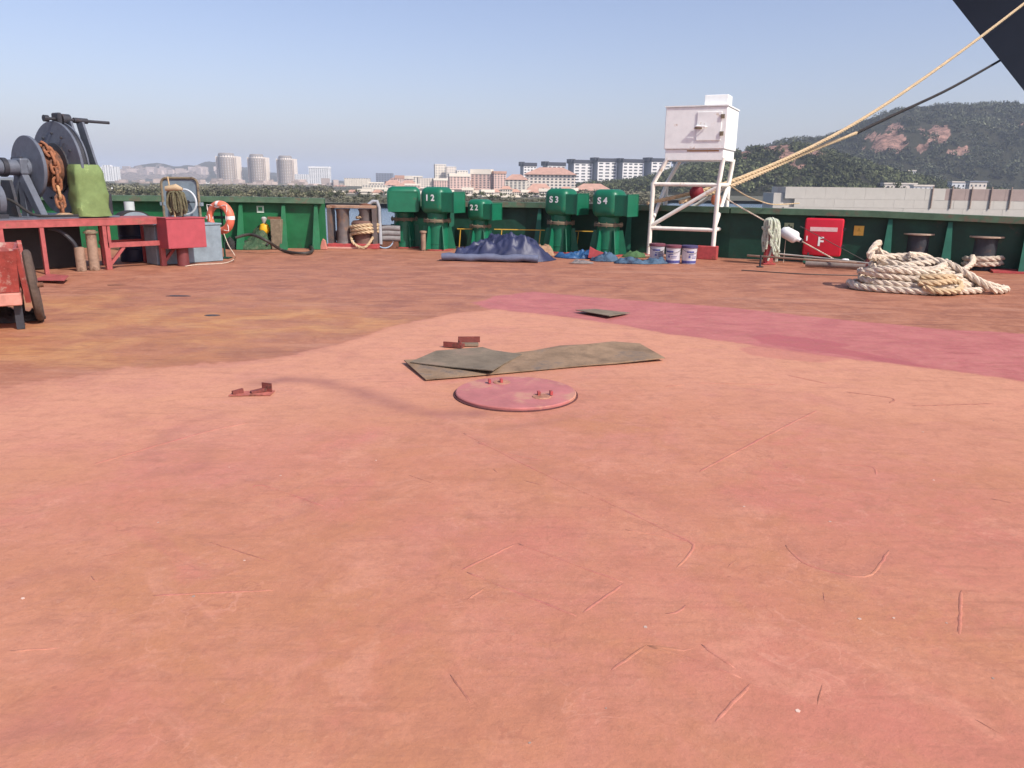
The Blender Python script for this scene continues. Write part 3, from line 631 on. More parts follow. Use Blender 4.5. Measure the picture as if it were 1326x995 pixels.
o, mb = sign(1021,294.5,.2,.19,GS,'small pale green square sign left of the white jug',[(-.35,.35,-.12,.12),(-.1,.1,.16,.32),(-.3,-.05,-.34,-.2)]); mb.build('pictogram', mat('dark_green_print',(.06,.1,.05),.6), o)
# pipes along the foot of the bulwark
def pipe(pts, r, m, label, name='pipe'): return tag(MB().tube(spline([G(*p) for p in pts], 6), r, 10).build(name, m, None, True), label, 'pipe')
pipe([(968,331,.18),(1040,336,.2),(1120,341,.17)], .022, BROWN_PIPE, 'thin pale pipe running along the foot of the right bulwark')
pipe([(1008,329,.22),(1060,334,.2),(1150,344,.18)], .018, mat('pale_pipe_paint',(.45,.42,.36),.6,.2), 'thin cream pipe above the tan pipe at the bulwark foot')
t = tag(MB().cyl((-.55,0,.07),(.6,-.12,.07),.06,n=12).build('fender_tube', mat('grey_tube',(.2,.16,.14),.8,.3), None, True), 'thick grey tube lying below the red cabinet', 'tube'); t.location = G(1080,348)+Vector((0,.05,0)); t.rotation_euler = (0,0,R_(-18))
for px, py in ((984,346),(1045,342)):
    MBq = MB().cyl((0,0,0),(0,0,.25),.02,n=8); MBq.box(-.06,.06,-.06,.06,0,.015)
    tag(MBq.build('pipe_support', DARK), 'short pipe support at the bulwark foot, '+('beside the red post' if px < 1000 else 'left of the red cabinet'), 'support').location = G(px,py)
t = tag(MB().box(-.16,.16,-.12,.12,0,.12).prism([(-.1,.12),(.12,.12),(.08,.26),(-.02,.28)],.16).build('chock', mat('dark_maroon_paint',(.12,.03,.03),.6,.25), None, False, .012, 1), 'small dark maroon chock left of the rope pile', 'chock'); t.location = G(1124,349); t.rotation_euler=(0,0,-.4)
t = tag(MB().lathe([(0,0),(.08,.02),(.09,.08),(.05,.13),(0,.14)],12).build('white_bundle', JUG, None, True), 'small white plastic bundle on the deck below the red cabinet', 'bundle'); t.location = G(1096,347,.0)+Vector((0,.1,.06)); t.scale=(1.2,.9,.9)
# ------------------------------------------------------------------ mooring bitts on the right
def bitt(px, py, top, label, r=.27):
    g = G(px, py); h = P(px, top, g.y).z; t = T('mooring_bitt', label, 'bollard', g, 0, 'pair of mooring bitts behind the rope pile')
    MB().lathe([(r*1.02,0),(r*.93,.06),(r*.9,h-.06),(r*.9,h-.04)], 28).build('post', DARK, t, True)
    MB().lathe([(r*.9,h-.042),(r*1.2,h-.03),(r*1.2,h),(0,h+.004)], 28).build('top_plate', mat('worn_bitt_cap',(.5,.38,.28),.7,.25,8,.25), t, True)
    return g
bitt(1184,345,302,'left mooring bitt behind the rope pile, no rope around it'); gb = bitt(1270,349,305.5,'right mooring bitt with pale rope wound round its foot', .30)
m_ = MB(); pts = []
for i in range(70):
    a = i/70*2*math.pi*2.3; pts.append(Vector((gb.x+.36*math.cos(a)*1.05, gb.y+.36*math.sin(a), .07+.05*a/3)))
pts += [Vector((9.25,15.7,.2)), Vector((8.75,15.2,.07)), Vector((8.3,14.7,.07)), Vector((7.9,14.2,.12)), Vector((7.4,13.7,.38)), Vector((7.0,13.3,.52)), Vector((6.6,13.1,.56))]
tag(rope(m_, spline(pts[:70],2)+spline(pts[69:],8)[1:], .058).build('mooring_rope', ROPE, None, True, fix=False), 'pale rope wound around the right mooring bitt', 'rope')
# rope pile
pc = Vector((6.78, 12.95, 0)); m_ = MB(); pts = []; rr = random.Random(3)
loops = [(1.18,.62,.06,0,0),(1.12,.58,.07,-.05,.02),(1.0,.56,.15,.06,.03),(1.05,.55,.19,-.08,0),(.9,.52,.25,.05,.05),(.95,.5,.3,-.1,.06),(.78,.45,.34,-.02,.1),(.72,.4,.40,-.1,.12),(.6,.36,.46,.0,.15),(.5,.3,.5,-.15,.18)]
for li, (rx, ry, z, ox, oy) in enumerate(loops):
    ph = rr.uniform(-.2,.2)
    for k in range(12):
        a = 2*math.pi*k/12
        pts.append(pc+Vector((ox+.88*rx*math.cos(a+ph)*(1+rr.uniform(-.1,.1)), oy+ry*math.sin(a+ph)*(1+rr.uniform(-.16,.16)), max(.055, z*.92+rr.uniform(-.035,.035)+.03*math.sin(a)))))
tag(rope(m_, spline(pts, 8), .056).build('mooring_rope', ROPE, None, True, fix=False), 'big heap of coiled pale mooring rope on the deck at right', 'rope')
m_ = MB()
rope(m_, spline([pc+Vector(v) for v in ((1.25,-.28,.06),(.75,-.35,.2),(.35,.1,.42),(-.1,.3,.52),(-.6,.2,.5),(-.85,.05,.55),(-.62,.3,.74),(-.55,.42,.6),(-.3,.3,.5),(.3,-.05,.47),(.6,-.35,.3),(.95,-.5,.08),(1.28,-.32,.06),(1.33,-.1,.06))], 10), .06)
rope(m_, spline([pc+Vector(v) for v in ((-1.0,-.1,.3),(-.7,-.35,.36),(-.2,-.42,.33),(.2,-.25,.38),(.45,.1,.46),(.2,.4,.42))], 10), .056)
tag(m_.build('mooring_rope', ROPE, None, True, fix=False), 'thick rope end looped loosely over the top of the coiled heap', 'rope')
m_ = MB()
rope(m_, spline([pc+Vector(v) for v in ((-.35,-.66,.19),(-.1,-.72,.2),(.2,-.62,.22),(.42,-.5,.16),(.25,-.72,.08),(-.1,-.78,.08),(-.3,-.68,.14))], 10), .05)
rope(m_, spline([pc+Vector(v) for v in ((-.3,-.6,.27),(0,-.66,.29),(.3,-.55,.27))], 8), .05)
tag(m_.build('mooring_rope', ROPEY, None, True, fix=False), 'yellowish frayed rope eye at the front of the rope heap', 'rope')
g = G(1310,356); t = tag(MB().add([(-.5,0,0),(2.5,-.9,0),(2.9,.3,0),(-.1,1.,0),(-.5,0,.03),(2.5,-.9,.12),(2.9,.3,.16),(-.1,1.,.06)],[(0,3,2,1),(4,5,6,7),(0,1,5,4),(1,2,6,5),(2,3,7,6),(3,0,4,7)]).build('deck_plate', PAINT_RED), 'low red brown plate on the deck at the right bulwark corner', 'plate'); t.location = G(1318,354)
# ------------------------------------------------------------------ deck plates, hatch and fittings
def plate(label, poly, m, z=.012, tilt=None, name='steel_plate'):
    pts = gp(poly); zz = [z]*len(pts) if not tilt else tilt
    n = len(pts); mb = MB()
    mb.add([(p.x,p.y,zz[i]-.0) for i, p in enumerate(pts)]+[(p.x,p.y,zz[i]+.008) for i, p in enumerate(pts)], [tuple(range(n-1,-1,-1)), tuple(range(n,2*n))]+[(i,(i+1)%n,(i+1)%n+n,i+n) for i in range(n)])
    return tag(mb.build(name, m), label, 'plate')
plate('long thin brownish steel sheet lying behind the round hatch', [(523,470),(551,493),(600,489),(680,482),(760,475),(800,472),(861,467),(828,450),(793,448),(760,453),(725,451),(690,459),(640,463),(600,466)], PLATE2, .012, [.02,.004,.004,.004,.008,.006,.02,.035,.04,.05,.02,.03,.015,.02])
plate('grey steel sheet lying over the left end of the long sheet', [(531,474),(565,459),(625,454),(638,458),(676,464),(652,476),(638,488),(590,481)], PLATE, .03, [.03,.03,.028,.028,.032,.028,.05,.03])
plate('small dark grey steel plate alone on the magenta strip', [(745,405),(770,402),(816,407),(789,413)], PLATE, .012, [.03,.012,.012,.03])
hp = G(668,510); t = T('manhole_cover', 'round magenta manhole cover set in the deck', 'hatch', (hp.x, hp.y, 0)); hr = .487
MB().lathe([(hr+.016,-.01),(hr+.015,.002),(hr+.004,.003),(hr+.003,-.01)], 72).build('frame_ring', mat('dark_joint_dirt',(.10,.035,.035),.9,.3,12), t)
MB().lathe([(hr,-.01),(hr,.016),(hr-.008,.022),(hr*.5,.024),(0,.024)], 72).build('cover', HATCHM, t, True)
for a, b in ((-.12,.27),(.2,-.17)):
    pad = MB(); pad.lathe([(.075,.024),(.07,.03),(0,.031)],14,(a,b,0)); pad.build('pad', mat('rusty_pad',(.36,.17,.11),.8,.3,10,.3), t)
    for s_ in (-.05,.05): MB().cbox((a+s_,b,.045),(.02,.045,.03), Matrix.Rotation(.2,4,'Z')).build('lug', PAINT_RED, t)
LUG = mat('dark_rusty_red_lug', (.20, .05, .04), .75, .3, 10, .4, (.1,.04,.03), 12, bump=.3)
def cleat(px, py, rz, label, sc=1.):
    t = T('lashing_lug', label, 'deck fitting', G(px,py), rz); t.scale = (sc,)*3
    MB().slab([(-.2,-.07),(.2,-.09),(.22,.08),(-.18,.09)],0,.006).build('pad', mat('red_rust_patch',(.4,.12,.09),.7,.3,10,.4), t)
    MB().beam((-.17,-.03,.02),(-.08,.03,.03),.03,.04).build('lug', LUG, t); MB().beam((.0,0,.012),(.14,.06,.03),.06,.025).build('bar', LUG, t); MB().beam((.1,.07,.05),(.2,.02,.05),.012,.09).build('lug', LUG, t)
cleat(325,510,.15,'broken red lashing lug standing up from the salmon deck at left',.8)
t = T('lashing_lug', 'small red bracket lying flat, left of its dark partner', 'deck fitting', G(588,449),-.3); MB().box(-.1,.1,-.05,.05,0,.03).build('base', LUG, t); MB().box(-.1,.1,-.05,-.035,.03,.055).build('lug', LUG, t)
t = T('lashing_lug', 'small dark bracket with raised flange behind the steel sheets', 'deck fitting', G(607,447),.1); MB().box(-.1,.1,-.06,.06,0,.02).build('base', PLATE, t); MB().box(-.11,.12,.04,.06,.02,.08).build('lug', LUG, t); MB().box(-.1,-.08,-.05,.04,.02,.05).build('lug', LUG, t)
for px, py, s_, lb in ((150,369,.2,'thin dark scrap of steel on the deck below the red platform'),(275,408,.14,'small dark grey chip on the ochre stained deck'),(232,383,.2,'rusty flat scrap on the ochre stain, left of the grey chip')):
    mb = MB(); pts = [Vector((s_*random.uniform(.6,1)*math.cos(a), s_*.5*random.uniform(.5,1)*math.sin(a),0)) for a in np.linspace(0,2*math.pi,8)[:-1]]
    mb.slab(pts,0,.006); g = G(px,py); tag(mb.build('scrap', DARK if 'chip' in lb else mat('rusty_scrap',(.2,.085,.05),.85,.35,9,bump=.4)), lb, 'scrap').location = (g.x,g.y,deckz(g.x,g.y)-.001)
mb = MB()
for k in range(20):
    p = G(random.uniform(0,1326), random.uniform(520,980)); s_ = random.choice((.004,.006,.009)) if k > 3 else .007
    zc = deckz(p.x, p.y); mb.slab([(p.x+s_*random.uniform(.6,1.2)*math.cos(a), p.y+s_*random.uniform(.6,1.2)*math.sin(a)) for a in (0,1.2,2.6,3.9,5.2)],zc-.001,zc+.0015)
tag(st(mb.build('paint_chips', mat('mixed_paint_chips',(.46,.33,.27),.8,.2,5,isl=.5)),'stuff'), 'tiny loose paint chips scattered over the deck', 'debris')
# ------------------------------------------------------------------ left side: platform and windlass
B0 = G(62,355); AB = R_(-42)
LX = Matrix.Translation(B0) @ Matrix.Rotation(AB,4,'Z')
def lw(x,y,z=0): return LX @ Vector((x,y,z))
t = T('winch_platform', 'low red steel platform carrying the anchor windlass', 'platform', B0, AB)
TPZ = .93
MB().box(-3.0,.02,-4.2,1.25,TPZ-.012,TPZ).build('top_plate', BENCH_RED, t)
MB().box(-.015,.015,-4.2,2.15,TPZ-.125,TPZ+.003).build('edge_beam', BENCH_RED, t)
MB().box(-.9,-.018,1.25,2.15,TPZ-.06,TPZ-.002).build('step_plate', BENCH_RED, t)
for y in (-2.6,-.62,0.,1.03): 
    for x in (-.03,-1.6): MB().box(x-.033,x+.033,y-.033,y+.033,0,TPZ-.127).build('leg', BENCH_RED, t)
for y in (1.03,2.05):
    MB().box(-.055,-.005,y+.05 if y<1.5 else y-.04,y+.1 if y<1.5 else y+.04,.42,TPZ-.126).build('post', BENCH_RED, t)
    MB().beam((-.03,y+.02,.06),(-.03,y+.32,.40),.05,.06,(1,0,0)).build('knee', BENCH_RED, t)
    MB().box(-.075,.015,y-.03,y+.06,0,.40).build('leg', BENCH_RED, t)
MB().box(-.06,.012,1.08,2.15,.40,.49).build('lower_rail', BENCH_RED, t)
MB().box(-.95,-.9,1.25,2.2,.4,.47).build('back_rail', PAINT_RED, t)
for y in (1.3,2.1): MB().box(-.95,-.89,y-.03,y+.03,0,.86).build('back_post', PAINT_RED, t)
# windlass
WX = -1.05; AW = R_(-27); _p = P(74,213,14.9); AW = R_(-32); WO = Vector((_p.x,14.9,TPZ)) - Matrix.Rotation(AW,3,'Z') @ Vector((0,.35,0))
LW = Matrix.Translation(WO) @ Matrix.Rotation(AW,4,'Z')
t = T('windlass', 'blue grey anchor windlass with two big discs on the red platform', 'windlass', WO, AW)
def disc(mb, y0, y1, r, n=56, r2=None):
    for a, b in zip(*[iter((y0, y1))]*2): mb.tube([(0,a,.88),(0,b,.88)], [r, r2 or r], n)
    return mb
ya = -.16; yb = .33    # small disc, large disc (local y along the shaft)
disc(MB(), -4.0, -.2, .135, 28).build('drive_shaft', GREY, t, True)
d1 = disc(MB(), ya-.03, ya+.03, .56).build('small_disc', GREY, t, True, .008, 1)
disc(MB(), ya-.1, ya-.032, .17, 28).build('hub', GREY, d1, True)
d2 = disc(MB(), yb, yb+.05, .84).build('large_disc', GREY, t, True, .008, 1)
disc(MB(), yb+.052, yb+.13, .80).build('brake_drum', DARK, d2, True)
disc(MB(), yb+.132, yb+.16, .83).build('rear_flange', GREY, d2, True)
disc(MB(), yb-.035, yb-.002, .45, 40).build('web_ring', DARK, d2, True)
disc(MB(), ya+.032, yb-.037, .33, 16).build('chain_wheel', RUST, t, True)
MB().box(-1.1,.75,-1.2,1.0,0,.03).build('bed_plate', GREY, t)
MB().prism([(-.12,.8),(.10,.8),(.62,.03),(.42,.03)], .12, Matrix.Translation((0,-.30,0))).build('side_frame', GREY, t, False, .008, 1)
MB().prism([(.10,.8),(-.12,.8),(-.62,.03),(-.42,.03)], .12, Matrix.Translation((0,-.30,0))).build('side_frame', GREY, t, False, .008, 1)
MB().box(-.09,.09,-.35,-.25,.03,.78).build('post', GREY, t)
MB().box(-.15,.15,-.38,-.22,.76,1.04).build('bearing', GREY, t, False, .03, 2)
MB().cyl((-.2,-.32,1.03),(.1,-.32,1.03),.04,n=10).build('bearing_bolt', DARK, t)
for y in (-.55,-.8,-1.05): MB().prism([(-.2,.66),(.1,.66),(.25,.03),(-.4,.03)], .05, Matrix.Translation((0,y,0))).build('support', DARK, t)
MB().tube([(.4,-1.75,.33),(.4,-.95,.33)], .3, 24).build('motor', GREY, t, True)
for y in (-1.6,-1.35,-1.1): MB().tube([(.4,y-.03,.33),(.4,y+.03,.33)], .33, 24).build('motor_ring', DARK, t, True)
MB().box(.1,.7,-1.75,-.95,.0,.1).build('motor_foot', DARK, t)
for k in range(10):
    a = k*math.pi/5; MB().cyl((.13*math.cos(a), ya-.03, .88+.13*math.sin(a)+0), (.13*math.cos(a), ya-.12, .88+.13*math.sin(a)), .018, n=6).build('bolt', DARK, d1)
for k in range(12):
    a = k*math.pi/6; MB().cyl((.62*math.cos(a), yb, .88+.62*math.sin(a)), (.62*math.cos(a), yb-.03, .88+.62*math.sin(a)), .022, n=6).build('bolt', DARK, d2)
for y in (-2.6,-1.5,-.6): disc(MB(), y-.04, y+.04, .165, 28).build('shaft_collar', DARK, t, True)
for x in (-.55,.55):
    for y in (-.36,-.24): MB().cyl((x,y,.03),(x,y,.09),.03,n=6).build('bolt', DARK, t)
MB().tube(spline([(.3,-.9,.4),(.5,-.75,.3),(.62,-.5,.08),(.7,-.1,.05),(.74,.3,.05)],8),.025,8).build('grease_hose', RUBBER, t, True)
# brake arms and top rod
for y in (yb+.24, yb+.46):
    MB().add([(.05,y-.02,1.72),(.26,y-.02,1.72),(.62,y-.02,.78),(.36,y-.02,.78),(.05,y+.02,1.72),(.26,y+.02,1.72),(.62,y+.02,.78),(.36,y+.02,.78)],[(0,3,2,1),(4,5,6,7),(0,1,5,4),(1,2,6,5),(2,3,7,6),(3,0,4,7)]).build('brake_arm', GREY, t)
MB().cyl((.5,yb+.2,.8),(.5,yb+.55,.8),.07,n=14).build('pivot_pin', DARK, t, True)
MB().cyl((.12,yb-.12,1.75),(.12,yb+1.05,1.75),.028,n=10).build('brake_rod', DARK, t, True)
MB().cyl((.12,yb-.18,1.75),(.12,yb-.1,1.75),.06,n=10).build('rod_end', DARK, t)
MB().box(.0,.24,yb+.02,yb+.1,1.66,1.86).build('lug', DARK, t, False, .02, 1); MB().cyl((.12,yb+.13,1.75),(.12,yb+.28,1.75),.1,n=14).build('screw_nut', DARK, t, True)
MB().cyl((.12,yb+.36,1.75),(.12,yb+.62,1.75),.05,n=12).build('collar', DARK, t, True)
MB().box(.3,.7,yb+.2,yb+.6,.03,.45).build('gear_case', DARK, t, False, .04, 2)
# chain
CHN = mat('rusty_chain', (.30,.12,.06), .85, .4, 9, .4, (.12,.06,.04), 6, bump=.5)
CHN2 = mat('pale_rust_chain', (.46,.26,.13), .85, .3, 9, .3, (.2,.1,.05), 6, bump=.5)
tch = T('anchor_chain', 'rusty anchor chain hanging over the chain wheel between the windlass discs', 'chain', WO, AW)
lk = MB(); L_, W_ = .105, .062
pth = [(W_*math.cos(a), 0, L_*.55+W_*math.sin(a)) for a in np.linspace(0,math.pi,8)]+[(W_*math.cos(a), 0, -L_*.55+W_*math.sin(a)) for a in np.linspace(math.pi,2*math.pi,8)]
lk.tube(pth, .027, 8, closed=True); lk.cyl((-W_,0,0),(W_,0,0),.02,n=6)
link0 = lk.build('link', CHN, tch, True)
cy = (ya+yb)/2+.0; path = []
for a in np.linspace(100,0,9): path.append(Vector((.41*math.cos(R_(a)), cy, .88+.41*math.sin(R_(a)))))
for z in np.linspace(.78,.06,7): path.append(Vector((.43+.03*math.sin(z*9), cy, z)))
path = resample(path, .155)
for i in range(len(path)-1):
    a, b = path[i], path[i+1]; q_ = (b-a).to_track_quat('Z','Y').to_matrix().to_4x4()
    M = Matrix.Translation((a+b)/2) @ q_ @ Matrix.Rotation(math.pi/2*(i % 2)+.25,4,'Z')
    if i == 0: link0.matrix_local = M
    else:
        o = inst(link0, tch, M)
        if i == len(path)-4: o.data = o.data.copy(); o.data.materials[0] = CHN2
tag(MB().lathe([(.2,0),(.16,.03),(.08,.06),(0,.065)],14).build('rust_heap', mat('rust_flakes',(.4,.27,.17),.95,.3,20,bump=.8), None, True), 'small heap of rust flakes under the hanging chain', 'debris').location = LW @ Vector((.5,.1,.031))
# lever rod behind
t = T('control_lever', 'thin dark lever standing behind the green covered box', 'lever', lw(-.9,1.0,TPZ))
MB().cyl((0,0,0),(0,0,.92),.012,n=6).build('rod', WIRE, t); MB().beam((-.22,.0,.88),(.08,0,.94),.05,.05).build('handle', DARK, t)
# green covered control box
GT = mat('lime_green_canvas', (.165,.235,.085), .8, .18, 6, .25, (.36,.45,.17), 3, bump=.5, bscale=7)
mb = MB(); nz_ = 12; pr = []
for i in range(nz_+1):
    f = i/nz_; z = .03+.92*f
    for k in range(32):
        a = 2*math.pi*k/32; cx, cy_ = math.cos(a), math.sin(a); e = .30
        x = (abs(cx)**e)*(1 if cx > 0 else -1)*(.27-.02*f)*(1-.35*max(0,f-.88)/.12*.4); y = (abs(cy_)**e)*(1 if cy_ > 0 else -1)*(.29-.03*f)*(1-.35*max(0,f-.88)/.12*.4)
        n_ = fn((x*1.0+4, y, z), 3.6)*.13+fn((x*2, y*2+7, z*.6), 7)*.06
        pr.append((x*(1+n_), y*(1+n_)+.04*(1-f), z+(.02*n_*20*.3 if i < nz_ else 0)))
fs = [(i*32+k, i*32+(k+1)%32, (i+1)*32+(k+1)%32, (i+1)*32+k) for i in range(nz_) for k in range(32)]
fs += [tuple(nz_*32+k for k in range(32)), tuple(31-k for k in range(32))]
g = lw(-.5,.98,TPZ); o = tag(mb.add(pr, fs).build('canvas_cover', GT, None, True), 'control box wrapped in lime green canvas on the red platform', 'covered box'); o.location = g; o.rotation_euler = (0,0,AB)
# things under and behind the platform
def stub(px, py, r, h, label, fl=True):
    t = T('pipe_stub', label, 'pipe', G(px,py)); MB().lathe([(r,0),(r,h),(r*.7,h+.01)],18).build('pipe', BROWN_PIPE, t, True)
    if fl: MB().lathe([(r*1.35,h*.93),(r*1.35,h*.97),(r,h*.98)],18).build('flange', RUSTFL, t)
stub(106,351,.085,.42,'short tan pipe stub under the platform, left one of two',False); stub(123,350,.09,.72,'taller tan pipe stub under the platform beside the short one')
tag(MB().tube(spline([lw(-.3,.2,.78),lw(-.2,.35,.72),lw(-.12,.5,.55),lw(-.12,.56,.42)],8),.035,8).build('hose', DARK, None, True), 'dark bent hose leading into the short pipe stub', 'hose')
t = tag(MB().lathe([(.29,0),(.3,.02),(.29,.28),(.305,.3),(.29,.32),(.29,.58),(.305,.6),(.29,.62),(.29,.86),(.3,.88),(.27,.88),(.27,.86),(0,.86)],28).build('oil_drum', mat('dark_blue_drum_paint',(.015,.018,.05),.5,.2,5,.2), None, True), 'dark blue oil drum standing behind the red platform end', 'drum'); t.location = lw(-1.35,2.05); t.scale=(.85,.85,.85)
t = T('machine_casing', 'dark machinery casing filling the shaded space under the red platform', 'machinery', lw(-1.3,-.6), AB); MB().box(-.6,.5,-1.6,1.5,0,.78).build('casing', mat('shade_black_casing',(.015,.014,.015),.6,.3), t, False, .03, 2); MB().cyl((.42,-.5,.4),(.55,-.5,.4),.2,n=18).build('cover', RUST, t, True); MB().cyl((.42,.4,.35),(.52,.4,.35),.14,n=18).build('cover', DARK, t, True)  # near-black and lengthened: shade under the platform built into the casing
t = T('valve_manifold', 'pale bent pipes with a valve behind the platform rail', 'pipes', lw(-1.5,2.75), AB)
MB().tube(spline([(0,-.5,.6),(0,-.2,.45),(0,0,.28),(.1,.3,.25),(.1,.8,.25)],6),.05,10).build('pipe', mat('grey_pipe_paint',(.28,.27,.25),.6,.2), t, True)
MB().cyl((.1,.3,.25),(.1,.3,.0),.045,n=10).build('foot', RUST, t); MB().lathe([(.1,.22),(.12,.25),(.1,.28)],16,(.1,.55,0)).build('valve', BROWN_PIPE, t, True)
# blue grey arch and pale post on far side
t = T('arched_casing', 'low arched casing, pale blue front with dark rim, on the platform end', 'casing', lw(-1.1,2.0,.86), AB)
ar = [(.25*math.cos(a)*1.05, .14*math.sin(a)) for a in np.linspace(0,math.pi,14)]
Mz = Matrix.Rotation(math.pi/2,4,'Z')
MB().prism([(1.15*x,1.18*z) for x,z in ar], .3, Mz).build('rim', RUBBER, t, True); MB().prism(ar, .33, Mz).build('front', BLUEGREY, t, True)
tag(MB().cyl((0,0,0),(0,0,1.13),.11,n=14).build('pale_post', mat('pale_grey_green_paint',(.5,.56,.55),.6,.1), None, True), 'pale grey post between the canvas covered box and the hatch lid', 'post').location = on(171,18.1)
# pink red box on a post
PB = G(238,344); t = T('junction_box', 'pinkish red steel box on a short post at the platform end', 'box', PB, AB)
BOX = mat('pinkish_red_box_paint', (.38, .065, .08), .55, .12, 5, .12, (.55,.2,.2), 6, bump=.15)
zt_ = P(250,283,PB.y).z
MB().box(-.22,.22,-.36,.4,zt_-.56,zt_).build('box', BOX, t, False, .008, 1); MB().box(-.235,.235,-.375,.415,zt_+.001,zt_+.02).build('lid', BOX, t)
MB().cyl((0,0,0),(0,0,zt_-.56),.11,n=16).build('post', mat('dark_red_post_paint',(.16,.04,.04),.6,.2), t, True)
t = T('deck_locker', 'pale blue grey steel locker behind the pinkish red box', 'locker', PB, AB)
MB().box(-.85,-.36,-.35,1.02,0,.74).build('body', BLUEGREY, t, False, .01, 1); MB().box(-.87,-.34,-.37,1.04,.742,.775).build('lid', BLUEGREY, t, False, .006, 1)
# hatch lid standing open
p = on(239,16.35); zt2 = P(239,231,16.35).z
t = T('hatch_lid', 'blue grey hatch lid standing open with a handwheel ring', 'hatch', p, R_(-8))
def rrect(w_, z0, z1_, r, n=5):
    o = []
    for cx, cz, a0 in ((w_-r, z1_-r, 0), (-w_+r, z1_-r, 90), (-w_+r, z0+r, 180), (w_-r, z0+r, 270)):
        for i in range(n+1): a = R_(a0+90*i/n); o.append((cx+r*math.cos(a), cz+r*math.sin(a)))
    return o
hb = rrect(.40,.55,zt2,.12)
MB().prism(hb,.05).build('plate', BLUEGREY, t, False)
MB().tube([(x,-.03,z) for x, z in hb],.026,8,closed=True).build('gasket_rim', RUSTFL, t, True)
MB().tube([(.16+.25*math.cos(a),-.16,zt2-.47+.25*math.sin(a)) for a in np.linspace(0,2*math.pi,28)[:-1]],.02,8,closed=True).build('handwheel', mat('pale_handwheel',(.55,.6,.62),.5,.1), t, True)
for a in (0,2.1,4.2): MB().cyl((.16,-.16,zt2-.47),(.16+.25*math.cos(a),-.16,zt2-.47+.25*math.sin(a)),.012,n=6).build('spoke', DARK, t)
MB().cyl((.16,-.02,zt2-.47),(.16,-.18,zt2-.47),.035,n=10).build('hub', DARK, t)
for s_ in (-1,1): MB().box(s_*.41-.05,s_*.41+.05,-.05,.03,zt2-.55,zt2-.48).build('dog_clip', BLUEGREY, t)
MB().box(-.36,.36,.0,.5,0,.55).build('coaming', BLUEGREY, t, False, .02, 1)
# mop
t = T('mop', 'old mop with olive strands leaning against the open hatch lid', 'mop', PB+Vector((0,0,zt_+.02)))
a = P(217,229,15.5)-PB-Vector((0,0,zt_+.02))
MB().cyl((-.12,.1,.0),(a.x,a.y,a.z),.014,n=7).build('handle', mat('mop_wood',(.5,.36,.2),.7,.2), t)
OL = mat('olive_mop_strand', (.13,.12,.07), .95, .35, 12, bump=.6)
tp = Vector((-.06,.12,.50))
for k in range(60):
    an = random.uniform(0,6.28); r = random.uniform(.05,.19)*(1 if k%3 else .6); q_ = Vector((r*math.cos(an), r*.6*math.sin(an), 0))
    MB().tube(spline([tp+Vector((random.gauss(0,.03),0,random.uniform(-.12,.02))), tp+q_*.9+Vector((random.gauss(0,.03),0,-.04)), tp+q_*1.1+Vector((0,0,-.25)), tp+q_*1.05+Vector((random.gauss(0,.03),0,-.5+random.uniform(0,.14)))],4),random.uniform(.014,.026),5).build('strand', OL, t, True)
MB().tube([tp+Vector((-.2,0,.03)),tp+Vector((0,0,.05)),tp+Vector((.12,0,.02))],[.05,.075,.03],10).build('mop_head', mat('tan_mop_head',(.42,.32,.2),.9,.2), t, True)
# life ring
LRp = P(285,282,16.75); t = T('life_ring', 'orange life ring with white bands hanging above the blue grey locker', 'life ring', LRp, R_(-22))
Rr, rr_ = .275, .088; BAND = mat('white_reflective_band',(.78,.72,.68),.5,.08)
MB().tube([(Rr*math.cos(a),0,Rr*math.sin(a)) for a in np.linspace(0,2*math.pi,49)[:-1]], rr_, 14, closed=True, flat=.8).build('ring', ORANGE, t, True)
for a0 in (0,90,180,270): MB().tube([(Rr*math.cos(R_(a0+k)),0,Rr*math.sin(R_(a0+k))) for k in np.linspace(-7,7,5)], rr_+.004, 14, flat=.8, caps=False).build('band', BAND, t, True)
gl = []
for k in range(4):
    for j in range(8):
        aa = R_(45+90*k+90*j/8); f = abs(math.sin(math.pi*j/8)); gl.append(((Rr+.1-.16*f)*math.cos(aa),-.07,(Rr+.1-.16*f)*math.sin(aa)))
MB().tube(gl,.009,6,closed=True).build('grab_line', BAND, t, True)
t2 = T('ring_stand', 'thin dark stand behind the orange life ring', 'stand', (LRp.x,LRp.y+.1,0)); MB().cyl((0,0,0),(0,0,LRp.z+.2),.022,n=8).build('post', GREEN_SHADE, t2); MB().box(-.2,.2,-.012,.012,LRp.z-.03,LRp.z+.03).build('bracket', GREEN_SHADE, t2); MB().box(-.12,.12,-.12,.12,0,.02).build('base', GREEN_SHADE, t2)
line('thin pale lanyard looping from the life ring down to the deck', [P(290,303,16.6), P(296,318,16.2), P(304,331,15.9), G(303,336,.02), G(290,341,.012), G(255,343,.012), G(240,345,.012)], .009, ROPE, tw=False, name='lanyard')
